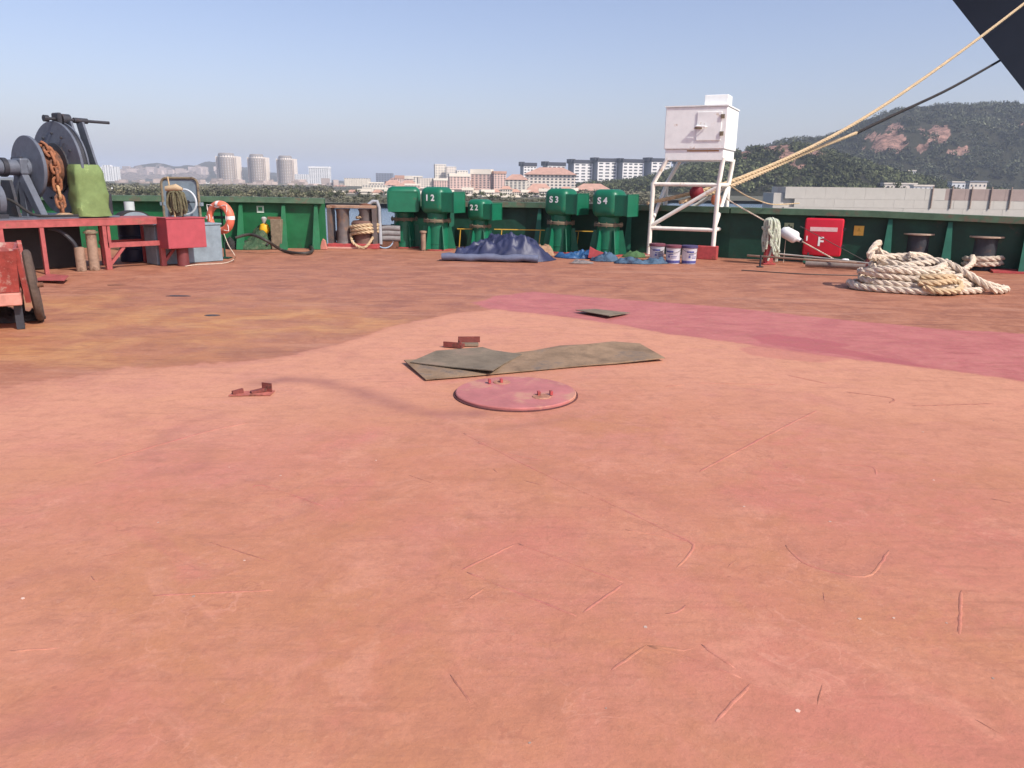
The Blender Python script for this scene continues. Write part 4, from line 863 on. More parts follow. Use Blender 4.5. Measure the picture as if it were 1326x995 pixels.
# float light and sign on the left bulwark
def lp(px, off):
    d = ray(px,290); k = d.x/d.y; (x0,y0),(x1,y1) = LT[1],LT[2]
    s_ = (k*y0-x0)/((x1-x0)-k*(y1-y0)); ang = math.atan2(y1-y0,x1-x0); return Vector((x0+s_*(x1-x0),y0+s_*(y1-y0),0))+Vector((math.sin(ang),-math.cos(ang),0))*off, ang
p, ang = lp(344,.2); t = T('float_light', 'small yellow buoyant light hanging on the left green bulwark', 'light', (p.x,p.y,P(344,303,p.y).z), ang)
MB().lathe([(0,0),(.09,.01),(.13,.07),(.13,.13),(.1,.22),(.05,.25)],16).build('float', mat('yellow_float',(.75,.42,.02),.4,.1), t, True)
MB().lathe([(.04,.25),(.05,.3),(.07,.36),(.07,.38),(.03,.41)],12).build('lamp', mat('grey_lamp',(.4,.4,.38),.4,.1), t, True)
for s_ in (-.05,.05): MB().cyl((s_,0,.01),(s_,0,-.12),.014,n=6).build('foot', BAND, t)
MB().box(-.02,.02,0,.19,.3,.33).build('arm', DARK, t)
p, ang = lp(338.5,.012); t = T('sign', 'small green and white sign on the left green bulwark', 'sign', (p.x,p.y,P(338.5,271,p.y).z), ang)
MB().box(-.085,.085,-.004,.004,-.085,.075).build('panel', mat('pale_green_white_print',(.62,.75,.62),.5,.1), t)
MB().box(-.05,.05,-.007,-.0045,-.04,.045).box(-.07,.07,-.007,-.0045,.05,.06).build('pictogram', mat('green_print',(.02,.25,.09),.5,.2), t)
# net pile, hoses, trestle
NET = mat('green_net', (.045,.09,.045), .95, .4, 18, .4, (.1,.12,.07), 9, bump=.9, bscale=40)
heap('dark green fishing net heaped at the foot of the left bulwark', 'net', NET, 332, 322, 1.0, .8, .5, 11, 'net')
heap('dark rope tangle between the life ring and the green net', 'net', mat('black_net',(.03,.03,.028),.95,.4,18,bump=.9,bscale=40), 308, 322, .6, .6, .32, 12, 'net_tangle')
tag(MB().tube(spline([G(305,308,.35),G(325,304,.42),G(345,312,.3),G(365,324,.05),G(385,328,.05),G(402,327,.05),G(404,321,.05),G(392,314,.05),G(375,309,.08)],10),.034,10).build('hose', mat('black_hose',(.045,.038,.032),.6,.3), None, True), 'thick black hose looping out over the deck from the net', 'hose')
tag(MB().tube(spline([G(345,318,.1),G(352,311,.22),G(366,309,.25),G(380,311,.16),G(372,317,.06),G(355,320,.05)],10),.03,8).build('hose', RUBBER, None, True), 'thinner dark hose coil beside the small trestle', 'hose')
t = T('trestle', 'small rusty trestle standing by the hose loop', 'trestle', G(362,321), -.15)
for x in (-.14,.12):
    for y in (0,.22): MB().beam((x,y,0),(x,y,.2),.03).build('leg', RUST, t)
MB().box(-.17,.15,-.02,.24,.2,.23).build('top', RUST, t)
t = T('post', 'rusty dark post standing against the left bulwark', 'post', lp(361,.35)[0]); MB().box(-.13,.13,-.1,.1,0,.72).build('column', RUSTFL, t, False, .01, 1); MB().box(-.2,.1,-.06,.06,.72,.78).build('arm', RUST, t)
t = tag(MB().prism([(-.09,0),(.1,0),(.05,.22),(.0,.26),(-.03,.2)],.1).build('deck_lug', mat('salmon_lug_paint',(.5,.2,.15),.6,.2), None, False,.008,1), 'small salmon lug at the end of the left bulwark', 'deck fitting'); t.location = G(419,323)
tag(MB().box(-.7,.7,-.035,.035,0,.04).build('coaming_strip', mat('pale_pink_strip_paint',(.6,.34,.27),.6,.15)), 'pale strip on the deck in front of the roller fairlead', 'strip').location = G(446,322)
# roller fairlead
p = on(459,19.9); t = T('roller_fairlead', 'rusty roller fairlead filling the gap between the two bulwarks', 'fairlead', p, R_(-2)); fw = .64
zf = P(459,266,19.9).z; FD = mat('worn_fairlead_steel',(.12,.10,.095),.6,.3,6,.4,(.2,.12,.08),4,bump=.3)
MB().box(-fw,fw,-.25,.25,0,.12).build('sill', PAINT_RED, t, False, .01, 1)
MB().box(-fw,fw-.05,-.2,.2,zf-.07,zf).build('top_plate', mat('rusty_tan_plate',(.34,.22,.15),.8,.3,8,.3), t, False, .008, 1)
for x in (-.58,.55): MB().box(x-.05,x+.05,-.2,.2,.12,zf-.072).build('post', FD, t)
for x in (-.28,.3): MB().lathe([(.2,.12),(.16,.2),(.16,zf-.16),(.19,zf-.09)],24,(x,0,0)).build('roller', FD, t, True)
MB().lathe([(.15,zf-.0),(.15,zf+.03),(.06,zf+.05),(0,zf+.05)],16,(.3,0,0)).build('cap', RUST, t, True); MB().tube([(.38,0,zf+.02),(.5,0,zf+.1),(.6,0,zf+.1),(.65,0,zf-.05),(.66,0,.1)],.045,10).build('guard_bar', mat('pale_grey_guard',(.35,.37,.4),.6,.15), t, True)
t = T('bell_roller', 'brown rusty bell shaped roller in front of the left fairlead post', 'roller', G(447,318)); MB().lathe([(.18,0),(.17,.08),(.26,.16),(.29,.27),(.26,.36),(.19,.4),(.1,.42)],28).build('drum', RUST, t, True); MB().lathe([(.1,.42),(.1,.5),(0,.5)],16).build('pin', RUST, t, True)
g = G(474,321); t = T('mooring_bollard', 'squat brown bollard carrying a coil of yellow rope', 'bollard', g); MB().lathe([(.33,0),(.3,.05),(.28,.3),(.3,.45),(.34,.5),(.35,.62),(.3,.68),(.1,.7),(0,.7)],28).build('post', mat('brown_bollard',(.16,.085,.065),.7,.3,6,.3,(.1,.07,.06)), t, True)
m_ = MB(); pts = [Vector((g.x+(.37+.02*math.sin(a*3.1))*math.cos(a), g.y+(.37+.02*math.cos(a*2.3))*math.sin(a), .3+.042*a/3.14+.05*math.cos(a+1.2))) for a in np.linspace(0,2*math.pi*3.2,100)]
rope(m_, pts, .045); rope(m_, spline([g+Vector(v) for v in ((-.36,-.12,.34),(-.25,-.36,.15),(-.05,-.42,.04),(.1,-.4,.08),(.25,-.3,.3))],8), .035)
tag(m_.build('mooring_rope', ROPEY, None, True, fix=False), 'yellow rope coiled around the squat brown bollard', 'rope')
m_ = MB(); pts = [Vector((g.x+.2*math.cos(a), g.y+.2*math.sin(a), .72+.01*a)) for a in np.linspace(0,9,50)]; rope(m_, pts, .04); tag(m_.build('mooring_rope', ROPEY, None, True, fix=False), 'small yellow rope coil lying on top of the squat bollard', 'rope')
t = T('tube_stack', 'stack of grey fender tubes left of the plain ventilator', 'tubes', on(503,20.0)); FT = mat('grey_fender_tube',(.25,.24,.235),.8,.25,8)
for k in range(3): MB().tube([(-.24+.02*k,0,.24+.13*k),(0,-.02,.25+.13*k),(.3,0,.24+.125*k)],.075,12).build('tube', FT, t, True)
MB().box(-.2,.25,-.08,.08,0,.17).build('chock', RUST, t)
t = tag(MB().lathe([(0,0),(.17,.01),(.21,.12),(.215,.14),(.19,.14),(.17,.04),(0,.03)],22).build('basin', mat('pale_blue_plastic',(.3,.4,.5),.4,.1), None, True), 'pale blue plastic basin tipped at the foot of the tubes', 'basin'); t.location = G(500,321)+Vector((0,0,.1)); t.rotation_euler = (R_(55),0,0)
# ------------------------------------------------------------------ cart at the left edge
W0 = G(50,416); t = T('hand_cart', 'battered red hand cart with one thick wheel at the left edge', 'cart', W0, R_(31))
TY = mat('brown_dusty_tyre',(.10,.07,.055),.9,.3,9,bump=.3); tilt = Matrix.Translation((0,0,.42)) @ Matrix.Rotation(R_(-4),4,'Y')
whl = MB().lathe([(.30,-.035),(.385,-.045),(.415,-.025),(.42,0),(.415,.025),(.385,.045),(.30,.035)],40,M=tilt @ Matrix.Rotation(math.pi/2,4,'Y')).build('wheel', TY, t, True)
MB().lathe([(.285,-.03),(.30,-.036),(.30,.036),(.285,.03)],40,M=tilt @ Matrix.Rotation(math.pi/2,4,'Y')).build('rim', RUST, whl, True)
for k in range(6): a = k*math.pi/3; MB().cyl(tilt @ Vector((0,0,0)), tilt @ Vector((0,.29*math.cos(a),.29*math.sin(a))), .012, n=6).build('spoke', RUST, whl)
MB().cyl(tilt @ Vector((-1.1,0,0)), tilt @ Vector((.1,0,0)), .03, n=10).build('axle', RUST, t)
CRT = mat('scraped_red_cart_paint', (.30,.055,.045), .55, .3, 8, .4, (.42,.27,.22), 9, bump=.25); CRT2 = mat('faded_pink_cart_paint',(.5,.22,.17),.6,.25,8,.2,(.3,.1,.08))
zt_ = .88; zb_ = .28; lx0, lx1 = -1.05, -.13
MB().add([(lx0,-.55,.42),(lx1,-.55,.42),(lx1,.6,.42),(lx0,.6,.42),(lx0,-.7,zt_),(lx1+.02,-.7,zt_),(lx1+.02,.7,zt_),(lx0,.7,zt_),
          (lx0+.03,-.67,zt_),(lx1-.01,-.67,zt_),(lx1-.01,.67,zt_),(lx0+.03,.67,zt_),(lx0+.03,-.53,.46),(lx1-.03,-.53,.46),(lx1-.03,.58,.46),(lx0+.03,.58,.46)],
         [(0,3,2,1),(0,1,5,4),(1,2,6,5),(2,3,7,6),(3,0,4,7),(4,5,9,8),(5,6,10,9),(6,7,11,10),(7,4,8,11),(8,9,13,12),(9,10,14,13),(10,11,15,14),(11,8,12,15),(12,13,14,15)]).build('tub', CRT, t)
MB().box(lx0,lx1+.01,-.62,.64,zb_,.415).build('chassis', CRT2, t, False, .01, 1)
MB().beam((lx1+.07,-.5,.3),(lx1+.03,-.66,zt_+.02),.045).build('stake', CRT, t); MB().beam((lx1+.07,.5,.3),(lx1+.03,.62,zt_+.02),.045).build('stake', CRT, t)
for y in (-.45,.5): MB().box(lx1-.08,lx1,y-.04,y+.04,0,zb_).build('leg', DARK, t)
g = G(14,419); heap('dark grey canvas bundle lying under the red hand cart', 'bundle', mat('dark_canvas',(.045,.04,.04),.9,.4,8,bump=.6), 8, 414, .75, .6, .2, 13, 'canvas_bundle')
plate('pale red steel plate on the deck behind the cart wheel', [(44,366),(62,359),(90,363),(84,368)], BENCH_RED, .05, [.03,.05,.07,.05])
# ------------------------------------------------------------------ other ship at the upper right
HN = mat('dark_navy_hull_paint', (.030,.034,.048), .5, .12, .5, .05, (.05,.045,.045), .4)
a = P(1233,0,HULLY); b = P(1326,118,HULLY); d = b-a
zs = np.linspace(-5.5, 15, 10); mb = MB(); rows = []
for z in zs:
    s_ = (z-a.z)/d.z; stem = a+d*s_; f = (z+5.5)/20.5
    row = []
    for k in range(14):
        u = k/13; L_ = 70*u; hw_ = (9.5*(1-(1-min(1,u*2.2))**(1.2+1.4*f)))*(.75+.25*f)
        row.append((stem.x+L_*.985, stem.y+L_*.17, z, hw_))
    rows.append(row)
vs = []; 
for row in rows:
    for sgn in (-1,1):
        for (x,y,z,h) in row: vs.append((x-.17*sgn*h, y+.985*sgn*h, z))
n_ = 14; fs = []
for i in range(len(rows)-1):
    o0, o1 = i*28, (i+1)*28
    for k in range(13):
        fs.append((o0+k, o0+k+1, o1+k+1, o1+k)); fs.append((o0+14+k+1, o0+14+k, o1+14+k, o1+14+k+1))
tpz = (len(rows)-1)*28
for k in range(13): fs.append((tpz+k, tpz+k+1, tpz+14+k+1, tpz+14+k))
fs.append((13, 27, tpz+27, tpz+13)) if False else None
t = T('moored_ship', 'dark navy bow of a larger ship overhanging at the upper right', 'ship')
mb.add(vs, fs).build('hull', HN, t, True)
MB().tube([Vector(vs[tpz+k])+Vector((0,0,.0)) for k in range(14)], .12, 8).build('rail', HN, t)
# ------------------------------------------------------------------ water, land, hills, city
WZ = -5.0
wm = bpy.data.materials.new('harbour_water'); wm.use_nodes = True; n = wm.node_tree.nodes; b_ = n['Principled BSDF']
b_.inputs['Base Color'].default_value = (.10,.15,.19,1); b_.inputs['Roughness'].default_value = .18
tc = n.new('ShaderNodeTexCoord'); nz_ = n.new('ShaderNodeTexNoise'); nz_.inputs['Scale'].default_value = 1.2; nz_.inputs['Detail'].default_value = 6
bp = n.new('ShaderNodeBump'); bp.inputs['Strength'].default_value = .6; bp.inputs['Distance'].default_value = .3
for a_, c_ in ((tc.outputs['Object'], nz_.inputs['Vector']), (nz_.outputs[0], bp.inputs['Height']), (bp.outputs[0], b_.inputs['Normal'])): wm.node_tree.links.new(a_, c_)
st(MB().add([(-5000,-400,WZ),(5000,-400,WZ),(5000,9000,WZ),(-5000,9000,WZ)],[(0,1,2,3)]).build('water', wm))
# own hull below the deck
hs = [(x, y) for x, y in side]+[(17,-12),(-20,-12)]
MB_ = MB(); MB_.slab([(x,y-.02) for x, y in hs], -5.6, -.07)
tag(MB_.build('ship_hull', HN), 'dark hull of this ship below its deck edge', 'ship hull')
LAND = mat('shore_earth', (.10,.095,.06), .95, .3, .02)
GL = MB(); GL.add([(-4000,200,-3.9),(-900,200,-3.9),(-90,200,-3.9),(30,205,-3.9),(60,300,-3.9),(1500,320,-3.9),(4000,320,-3.9),(4000,9000,-3.9),(-4000,9000,-3.9)],[tuple(range(9))])
st(GL.build('ground', LAND))
def prof(pts, Yd):
    w_ = [P(a, b, Yd) for a, b in pts]; return np.array([p.x for p in w_]), np.array([p.z for p in w_])
def hill(name, pts, Yd, dy0, dy1, m, nx=150, ny=44, rough=2., seed=0, rock=None):
    hx_, hz_ = prof(pts, Yd); xs_ = np.linspace(hx_[0], hx_[-1], nx); top = np.interp(xs_, hx_, hz_); vs = []; H = np.zeros((ny, nx)); YY = np.linspace(Yd-dy0, Yd+dy1, ny)
    for j, y in enumerate(YY):
        f = (y-Yd)/(dy0 if y < Yd else dy1); e = math.cos(f*math.pi/2)**1.15 if abs(f) < 1 else 0
        for i, x in enumerate(xs_):
            k = y/Yd; xx = x*k if y < Yd else x
            z = -4.2+(top[i]+4.2)*e + rough*fn((xx*.012, y*.012, seed))*4*min(1, e*2.0+.02)*(0.35 if abs(f) < .12 else 1)*min(1,(top[i]+4.2)/25)
            H[j,i] = z; vs.append((xx, y, z))
    me = bpy.data.meshes.new(name); idx = np.arange(nx*ny).reshape(ny,nx)
    q = np.stack([idx[:-1,:-1],idx[:-1,1:],idx[1:,1:],idx[1:,:-1]],-1).reshape(-1,4)
    me.from_pydata(vs,[],q.tolist()); rk = np.full(nx*ny,-1.)
    V = np.array(vs)
    if rock:
        inv = CR.transposed()
        for v_i in range(nx*ny):
            c_ = inv @ (Vector(vs[v_i])-Vector((0,0,EYE))); px = 663-c_.x/c_.z*F; py = 497.5+c_.y/c_.z*F
            for (rx0,ry0,rw,rh) in rock:
                dd = 1-math.hypot((px-rx0)/rw,(py-ry0)/rh)+.75*fn((px*.07,py*.10,seed+2))+.5*fn((px*.2,py*.28,seed+4))
                rk[v_i] = max(rk[v_i], dd)
    at = me.attributes.new('rock','FLOAT','POINT'); at.data.foreach_set('value', rk.astype(np.float32)); me.materials.append(m)
    me.polygons.foreach_set('use_smooth',[True]*len(me.polygons))
    o = st(bpy.data.objects.new(name, me)); C.objects.link(o); return V.reshape(ny,nx,3), rk.reshape(ny,nx)
def hillmat(name, grass, rockc):
    m = bpy.data.materials.new(name); m.use_nodes = True; t = m.node_tree; n = t.nodes; L = t.links.new; b = n['Principled BSDF']; b.inputs['Roughness'].default_value = .95; b.inputs['Specular IOR Level'].default_value = .1
    tc = n.new('ShaderNodeTexCoord'); a = n.new('ShaderNodeTexNoise'); a.inputs['Scale'].default_value = .05; a.inputs['Detail'].default_value = 10; a.inputs['Roughness'].default_value = .75; L(tc.outputs['Object'], a.inputs['Vector'])
    mx = n.new('ShaderNodeMix'); mx.data_type = 'RGBA'; mx.inputs[6].default_value = (*[c*.6 for c in grass],1); mx.inputs[7].default_value = (*[c*1.5 for c in grass],1); L(a.outputs[0], mx.inputs[0])
    vo = n.new('ShaderNodeTexNoise'); vo.inputs['Scale'].default_value = .10; vo.inputs['Detail'].default_value = 8; vo.inputs['Roughness'].default_value = .8; L(tc.outputs['Object'], vo.inputs['Vector'])
    vr = n.new('ShaderNodeMapRange'); vr.inputs[1].default_value = .38; vr.inputs[2].default_value = .62; L(vo.outputs[0], vr.inputs[0]); rc = n.new('ShaderNodeMix'); rc.data_type = 'RGBA'; rc.inputs[6].default_value = (*[c*.25 for c in rockc],1); rc.inputs[7].default_value = (*[c*1.7 for c in rockc],1); L(vr.outputs[0], rc.inputs[0])
    at = n.new('ShaderNodeAttribute'); at.attribute_name = 'rock'; mr = n.new('ShaderNodeMapRange'); mr.inputs[1].default_value = 0; mr.inputs[2].default_value = .15; L(at.outputs['Fac'], mr.inputs[0])
    fx = n.new('ShaderNodeMix'); fx.data_type = 'RGBA'; L(mr.outputs[0], fx.inputs[0]); L(mx.outputs[2], fx.inputs[6]); L(rc.outputs[2], fx.inputs[7]); L(fx.outputs[2], b.inputs['Base Color'])
    bp = n.new('ShaderNodeBump'); bp.inputs['Distance'].default_value = 14; bp.inputs['Strength'].default_value = 1.; L(vo.outputs[0], bp.inputs['Height']); L(bp.outputs[0], b.inputs['Normal'])
    return m
HM = hillmat('wooded_hillside', (.07,.07,.04), (.52,.30,.23)); HM2 = hillmat('distant_hillside', (.10,.09,.06), (.34,.27,.22))
hA = hill('hill', [(730,247),(780,244),(830,238),(870,229),(905,217),(940,203),(970,195),(1000,190),(1020,188),(1045,192),(1080,202),(1120,216),(1170,230),(1230,243),(1300,250)], 640, 200, 320, HM, rough=1.6, seed=1,
          rock=[(1000,192,26,6),(1020,205,12,9),(965,203,14,6),(1055,200,14,6),(1035,215,9,5)])
hB = hill('hill', [(800,247),(900,228),(960,208),(1010,193),(1060,184),(1090,176),(1120,166),(1150,153),(1180,146),(1210,142),(1250,140),(1290,140),(1326,144),(1380,152),(1450,170),(1530,200),(1620,246)], 1080, 360, 500, HM, nx=260, ny=90, rough=3., seed=5,
          rock=[(1148,185,25,15),(1162,166,12,7),(1212,174,19,11),(1240,196,14,6),(1192,190,14,6),(1320,158,7,5)])
hC = hill('hill', [(-200,236),(0,230),(100,228),(150,222),(180,216),(200,213.5),(225,217),(245,217),(268,211.5),(285,214),(320,222),(350,229),(380,232),(450,236),(520,242)], 3000, 700, 900, HM2, rough=4., seed=9, rock=[(190,226,40,9),(160,230,30,7),(240,228,30,6)])
hD = hill('hill', [(650,250),(700,248.5),(738,245.5),(765,240.5),(800,238),(840,236),(880,233.5),(920,233),(980,239),(1060,247)], 780, 150, 300, HM, rough=.8, seed=12)
# tree clumps: leafy crown made of many small faces
def leafball(n_leaf, seed, flat=.8):
    r = np.random.default_rng(seed); mb = MB(); lobes = [(r.normal(0,.42,3)*np.array([1,1,.7]), r.uniform(.42,.7)) for _ in range(7)]
    for i in range(n_leaf):
        c, rad = lobes[i % 7]; v = r.normal(0,1,3); v /= np.linalg.norm(v); p = c+v*rad*r.uniform(.75,1.05); p[2] *= flat
        a = r.normal(0,1,3); a = np.cross(a, v); a /= np.linalg.norm(a); b = np.cross(v+r.normal(0,.5,3), a); b /= np.linalg.norm(b); s_ = r.uniform(.16,.3)
        mb.add([tuple(p-a*s_), tuple(p+b*s_*.8), tuple(p+a*s_), tuple(p-b*s_*.6)], [(0,1,2,3)])
    return mb
LEAFM = [mat('dark_pine_foliage',(.08,.085,.05),.9,.2,3,isl=.5,spec=.1), mat('olive_foliage',(.17,.16,.095),.9,.2,3,isl=.4,spec=.1), mat('mid_green_foliage',(.09,.10,.05),.9,.2,3,isl=.5,spec=.1)]
WOODM = [mat('dark_wood_foliage',(.075,.082,.05),.9,.2,3,isl=.35,spec=.1,tint=1), mat('olive_shrub_foliage',(.135,.13,.085),.9,.2,3,isl=.2,spec=.1,tint=1), mat('green_wood_foliage',(.08,.09,.042),.9,.2,3,isl=.35,spec=.1,tint=1)]
def wood(name, pts, sizes, seed, m, label):
    base = leafball(60, seed); V0 = np.array(base.v); n0 = len(V0); F0 = np.array(base.f)
    r = np.random.default_rng(seed); N = len(pts); ang = r.uniform(0,6.28,N); ca, sa = np.cos(ang), np.sin(ang)
    V = np.empty((N,n0,3)); sz = np.asarray(sizes)[:,None]; hz = sz*r.uniform(.8,1.3,(N,1))
    V[:,:,0] = (V0[:,0]*ca[:,None]-V0[:,1]*sa[:,None])*sz; V[:,:,1] = (V0[:,0]*sa[:,None]+V0[:,1]*ca[:,None])*sz; V[:,:,2] = V0[:,2]*hz
    V += np.asarray(pts)[:,None,:]; V = V.reshape(-1,3); Fq = (F0[None]+(np.arange(N)*n0)[:,None,None]).reshape(-1,4)
    me = bpy.data.meshes.new(name); me.vertices.add(len(V)); me.vertices.foreach_set('co', V.astype(np.float32).ravel())
    me.loops.add(Fq.size); me.loops.foreach_set('vertex_index', Fq.astype(np.int32).ravel()); me.polygons.add(len(Fq))
    me.polygons.foreach_set('loop_start', np.arange(0,Fq.size,4,dtype=np.int32)); me.update(calc_edges=True); me.validate(); me.materials.append(m); ta = me.attributes.new('tint','FLOAT','FACE'); ta.data.foreach_set('value', np.repeat(r.uniform(.5,1.6,N)*(1+.35*np.sin(np.asarray(pts)[:,0]*.05+1)*np.sin(np.asarray(pts)[:,2]*.11)), len(F0)).astype(np.float32))
    o = bpy.data.objects.new(name, me); C.objects.link(o); o['kind'] = 'stuff'; return tag(o, label, 'wood')
def scatter(H, N, smin, smax, seed, front=.62, zmin=-3):
    V, rk = H; ny, nx = rk.shape; r = np.random.default_rng(seed); out = []; sz = []
    while len(out) < N:
        j = r.uniform(0, (ny-1)*front); i = r.uniform(0, nx-1); j0, i0 = int(j), int(i); fj, fi = j-j0, i-i0
        p = V[j0,i0]*(1-fj)*(1-fi)+V[min(j0+1,ny-1),i0]*fj*(1-fi)+V[j0,min(i0+1,nx-1)]*(1-fj)*fi+V[min(j0+1,ny-1),min(i0+1,nx-1)]*fj*fi
        if (rk[j0,i0] > .02 and r.random() > .05) or p[2] < zmin: continue
        s_ = r.uniform(smin, smax)*(.6 if rk[j0,i0] > -.15 else 1)
        out.append(p+np.array([0,0,s_*.35])); sz.append(s_)
    return out, sz
p_, s_ = scatter(hB, 5200, 3.0, 6.2, 1); wood('wood', p_, s_, 1, WOODM[0], 'dark woodland covering the tall hill at the right')
p_, s_ = scatter(hA, 3000, 1.8, 3.8, 2, .6); wood('wood', p_, s_, 2, WOODM[2], 'green woodland on the lower rocky hill behind the tower')
p_, s_ = scatter(hD, 1000, 2.0, 4.0, 3, .55); wood('wood', p_, s_, 3, WOODM[2], 'trees on the low rise around the apartment blocks')
# shore trees
tm = [leafball(110, 20+k).build('crown', LEAFM[k % 3], None, fix=False) for k in range(4)]
for o in tm: C.objects.unlink(o)
trm = MB().tube([(0,0,0),(.04,0,.5),(0,.03,1.)],[.09,.07,.04],7).build('trunk', mat('tree_bark',(.09,.065,.05),.9,.2)); C.objects.unlink(trm)
def tree(x, y, z, h, k, label, group):
    t = T('tree', label, 'tree', (x,y,z), random.uniform(0,6), group); o = bpy.data.objects.new('trunk', trm.data); C.objects.link(o); o.parent = t; o.scale = (h*.25,h*.25,h*.5)
    c = bpy.data.objects.new('crown', tm[k].data); C.objects.link(c); c.parent = t; c.location = (0,0,h*.62); c.scale = (h*.42,h*.42,h*.42)
for i in range(70):
    px = 150+i*4.25+random.uniform(-2,2); Yd = random.uniform(206,260); h = random.uniform(1.9,3.3); p = P(px,250,Yd)
    tree(p.x, Yd, -3.9, h, i % 4, 'small bushy tree in the row along the far left shore', 'shore trees')
for px, py, Yd, h in ((298,238,520,6.5),(388,238,520,7.),(400,241,500,5.),(410,241,500,5.5),(345,240,500,4.5),(158,243,430,4.),(172,241,450,5),(197,243,450,4.5),(468,247,400,5.),(478,249,390,5.),(488,249,390,5.5),(497,250,390,5),(735,247,420,5),(742,243,430,6),(652,249,400,5),(662,252,400,4.5),(690,252,400,5),(475,244,420,5),(640,247,400,5),(708,243,430,5)):
    p = P(px,py,Yd); tree(p.x, Yd, p.z-h, h, random.randrange(4), 'taller tree standing among the buildings behind the shore', 'town trees')
n_ = 1700; r3 = np.random.default_rng(8); YY_ = r3.uniform(205, 520, n_); px_ = r3.uniform(90, 860, n_); low = (px_ > 428) & (px_ < 735); YY_[low] = 205+(YY_[low]-205)*.12
wood('wood', [tuple(P(a, 250, b))[:2]+(-3.5,) for a, b in zip(px_, YY_)], r3.uniform(.9, 2.0, n_)*(1+(YY_-205)/500)*np.where(low, .5, 1), 6, WOODM[1], 'low olive shrubs covering the flat far shore')
for i in range(58):
    px = 428+i*5.9+random.uniform(-3,3); Yd = random.uniform(206,330); h = random.uniform(1.6,2.8); p = P(px,250,Yd)
    tree(p.x, Yd, -3.9, h, random.choice((0,2,2,3)), 'low green tree on the shore strip between the bulwark and the pink town', 'trees before the pink town')
# buildings
WINM = mat('dark_window_glass',(.07,.08,.10),.25,.2,1); WINL = mat('grey_window_glass',(.20,.21,.23),.3,.2,1)
def building(px0, px1, top, bot, Yd, wall, label, cat='building', rz=0, dep=None, floors=6, bays=6, win='stuff', wm=None, roof=None, roof_h=0, name='apartment_block', group=None, hip=0, wf=(.5,.45), strips=0, gableft=False):
    a, b = P(px0,bot,Yd), P(px1,bot,Yd); W = (b.x-a.x); zt_ = P((px0+px1)/2,top,Yd).z; zb_ = max(min(a.z, b.z)-4, -7.5); Hh = zt_-zb_; dep = dep or W*.6
    W_ = W/(math.cos(rz)+ (abs(math.sin(rz))*dep/W if rz else 0)); c = (a+b)/2
    t = T(name, label, cat, (c.x, Yd, zb_), rz, group); body = Hh-roof_h
    MB().box(-W_/2,W_/2,-dep/2,dep/2,0,body).build('wall', wall, t)
    if roof:
        if hip:
            e = .04*W_; MB().add([(-W_/2-e,-dep/2-e,body),(W_/2+e,-dep/2-e,body),(W_/2+e,dep/2+e,body),(-W_/2-e,dep/2+e,body),(-W_/2+dep*.45,0,Hh),(W_/2-dep*.45,0,Hh)],[(0,3,2,1),(0,1,5,4),(1,2,5),(2,3,4,5),(3,0,4)]).build('roof', roof, t)
        else: MB().box(-W_/2-.4,W_/2+.4,-dep/2-.4,dep/2+.4,body+.01,Hh).build('roof', roof, t)
    wm = wm or WINM; vis = zb_+4; z0 = 4.5; fh = (body-z0)/floors; bw = W_/bays
    if win == 'each':
        src = MB().box(-bw*wf[0]/2,bw*wf[0]/2,-.12,.05,0,fh*wf[1]).build('window', wm, t); first = True
        for f_ in range(floors):
            for k in range(bays):
                M = Matrix.Translation((-W_/2+bw*(k+.5),-dep/2,z0+fh*(f_+.3)))
                if first: src.matrix_local = M; first = False
                else: inst(src, t, M)
    elif win:
        mb = MB()
        for f_ in range(floors):
            for k in range(bays):
                x = -W_/2+bw*(k+.5); z = z0+fh*(f_+.3); mb.box(x-bw*wf[0]/2,x+bw*wf[0]/2,-dep/2-.15,-dep/2+.05,z,z+fh*wf[1])
            for k in range(max(2,bays//2)):
                y = -dep/2+dep*(k+.5)/max(2,bays//2); z = z0+fh*(f_+.3)
                for sx in (-1,1): mb.box(sx*W_/2-.15,sx*W_/2+.15,y-bw*wf[0]/2,y+bw*wf[0]/2,z,z+fh*wf[1])
        st(mb.build('window', wm, t), 'stuff')
    if strips:
        mb = MB()
        for k in range(strips):
            x = -W_/2+W_*(k+.5)/strips; mb.box(x-W_*.018,x+W_*.018,-dep/2-.7,-dep/2+.02,1,body-1)
        mb.build('pilasters', wall, t)
    return t, W_, dep, Hh
WB = mat('white_apartment_render',(.75,.73,.70),.8,.05,.1); GW = mat('shade_grey_render',(.27,.28,.31),.8,.05,.1); DR = mat('dark_slate_roof',(.035,.038,.052),.6,.15,.2)  # grey render carries the gables' shade; also colours a grey shed roof
ab = [(674,694,211,'far white apartment block, leftmost behind the pink roofs',4,7),(703,731,210.5,'white apartment block with dark roof above the pink hip roof',4,6),(736,766,207.5,'white apartment block with dark roof left of the stepped pair',3,7),(766,797,205.5,'tall white apartment block with dark roof in the middle of the row',3,7),(797,831,206.5,'widest white apartment block with dark roof near the tower',4,7),(834,866,205.5,'white apartment block with dark roof just left of the tank tower',3,7),(872,905,208,'white apartment block seen between the tower legs',4,6)]
for i, (x0,x1,tp,lb,bays,fl) in enumerate(ab):
    t, W_, dp_, Hh = building(x0,x1,tp,239,850,WB,lb,'apartments',R_(20),None,fl,bays,'each',None,DR,3.6,group='white blocks with dark roofs on the ridge',wf=(.6,.42))
    MB().box(-W_/2-.35,-W_/2-.02,-dp_/2,dp_/2,0,Hh-3.7).build('gable_shade', GW, t)  # shade on the left gable painted as a grey sheet
    MB().box(-W_/2-2.2,-W_/2+W_*.12,-dp_*.3,dp_*.5,Hh-3.59,Hh+.8).build('stair_head', DR, t)
TW = mat('beige_tower_render',(.80,.70,.60),.8,.08,.05); TWS = mat('brown_tower_recess',(.32,.26,.22),.7,.1,.05)
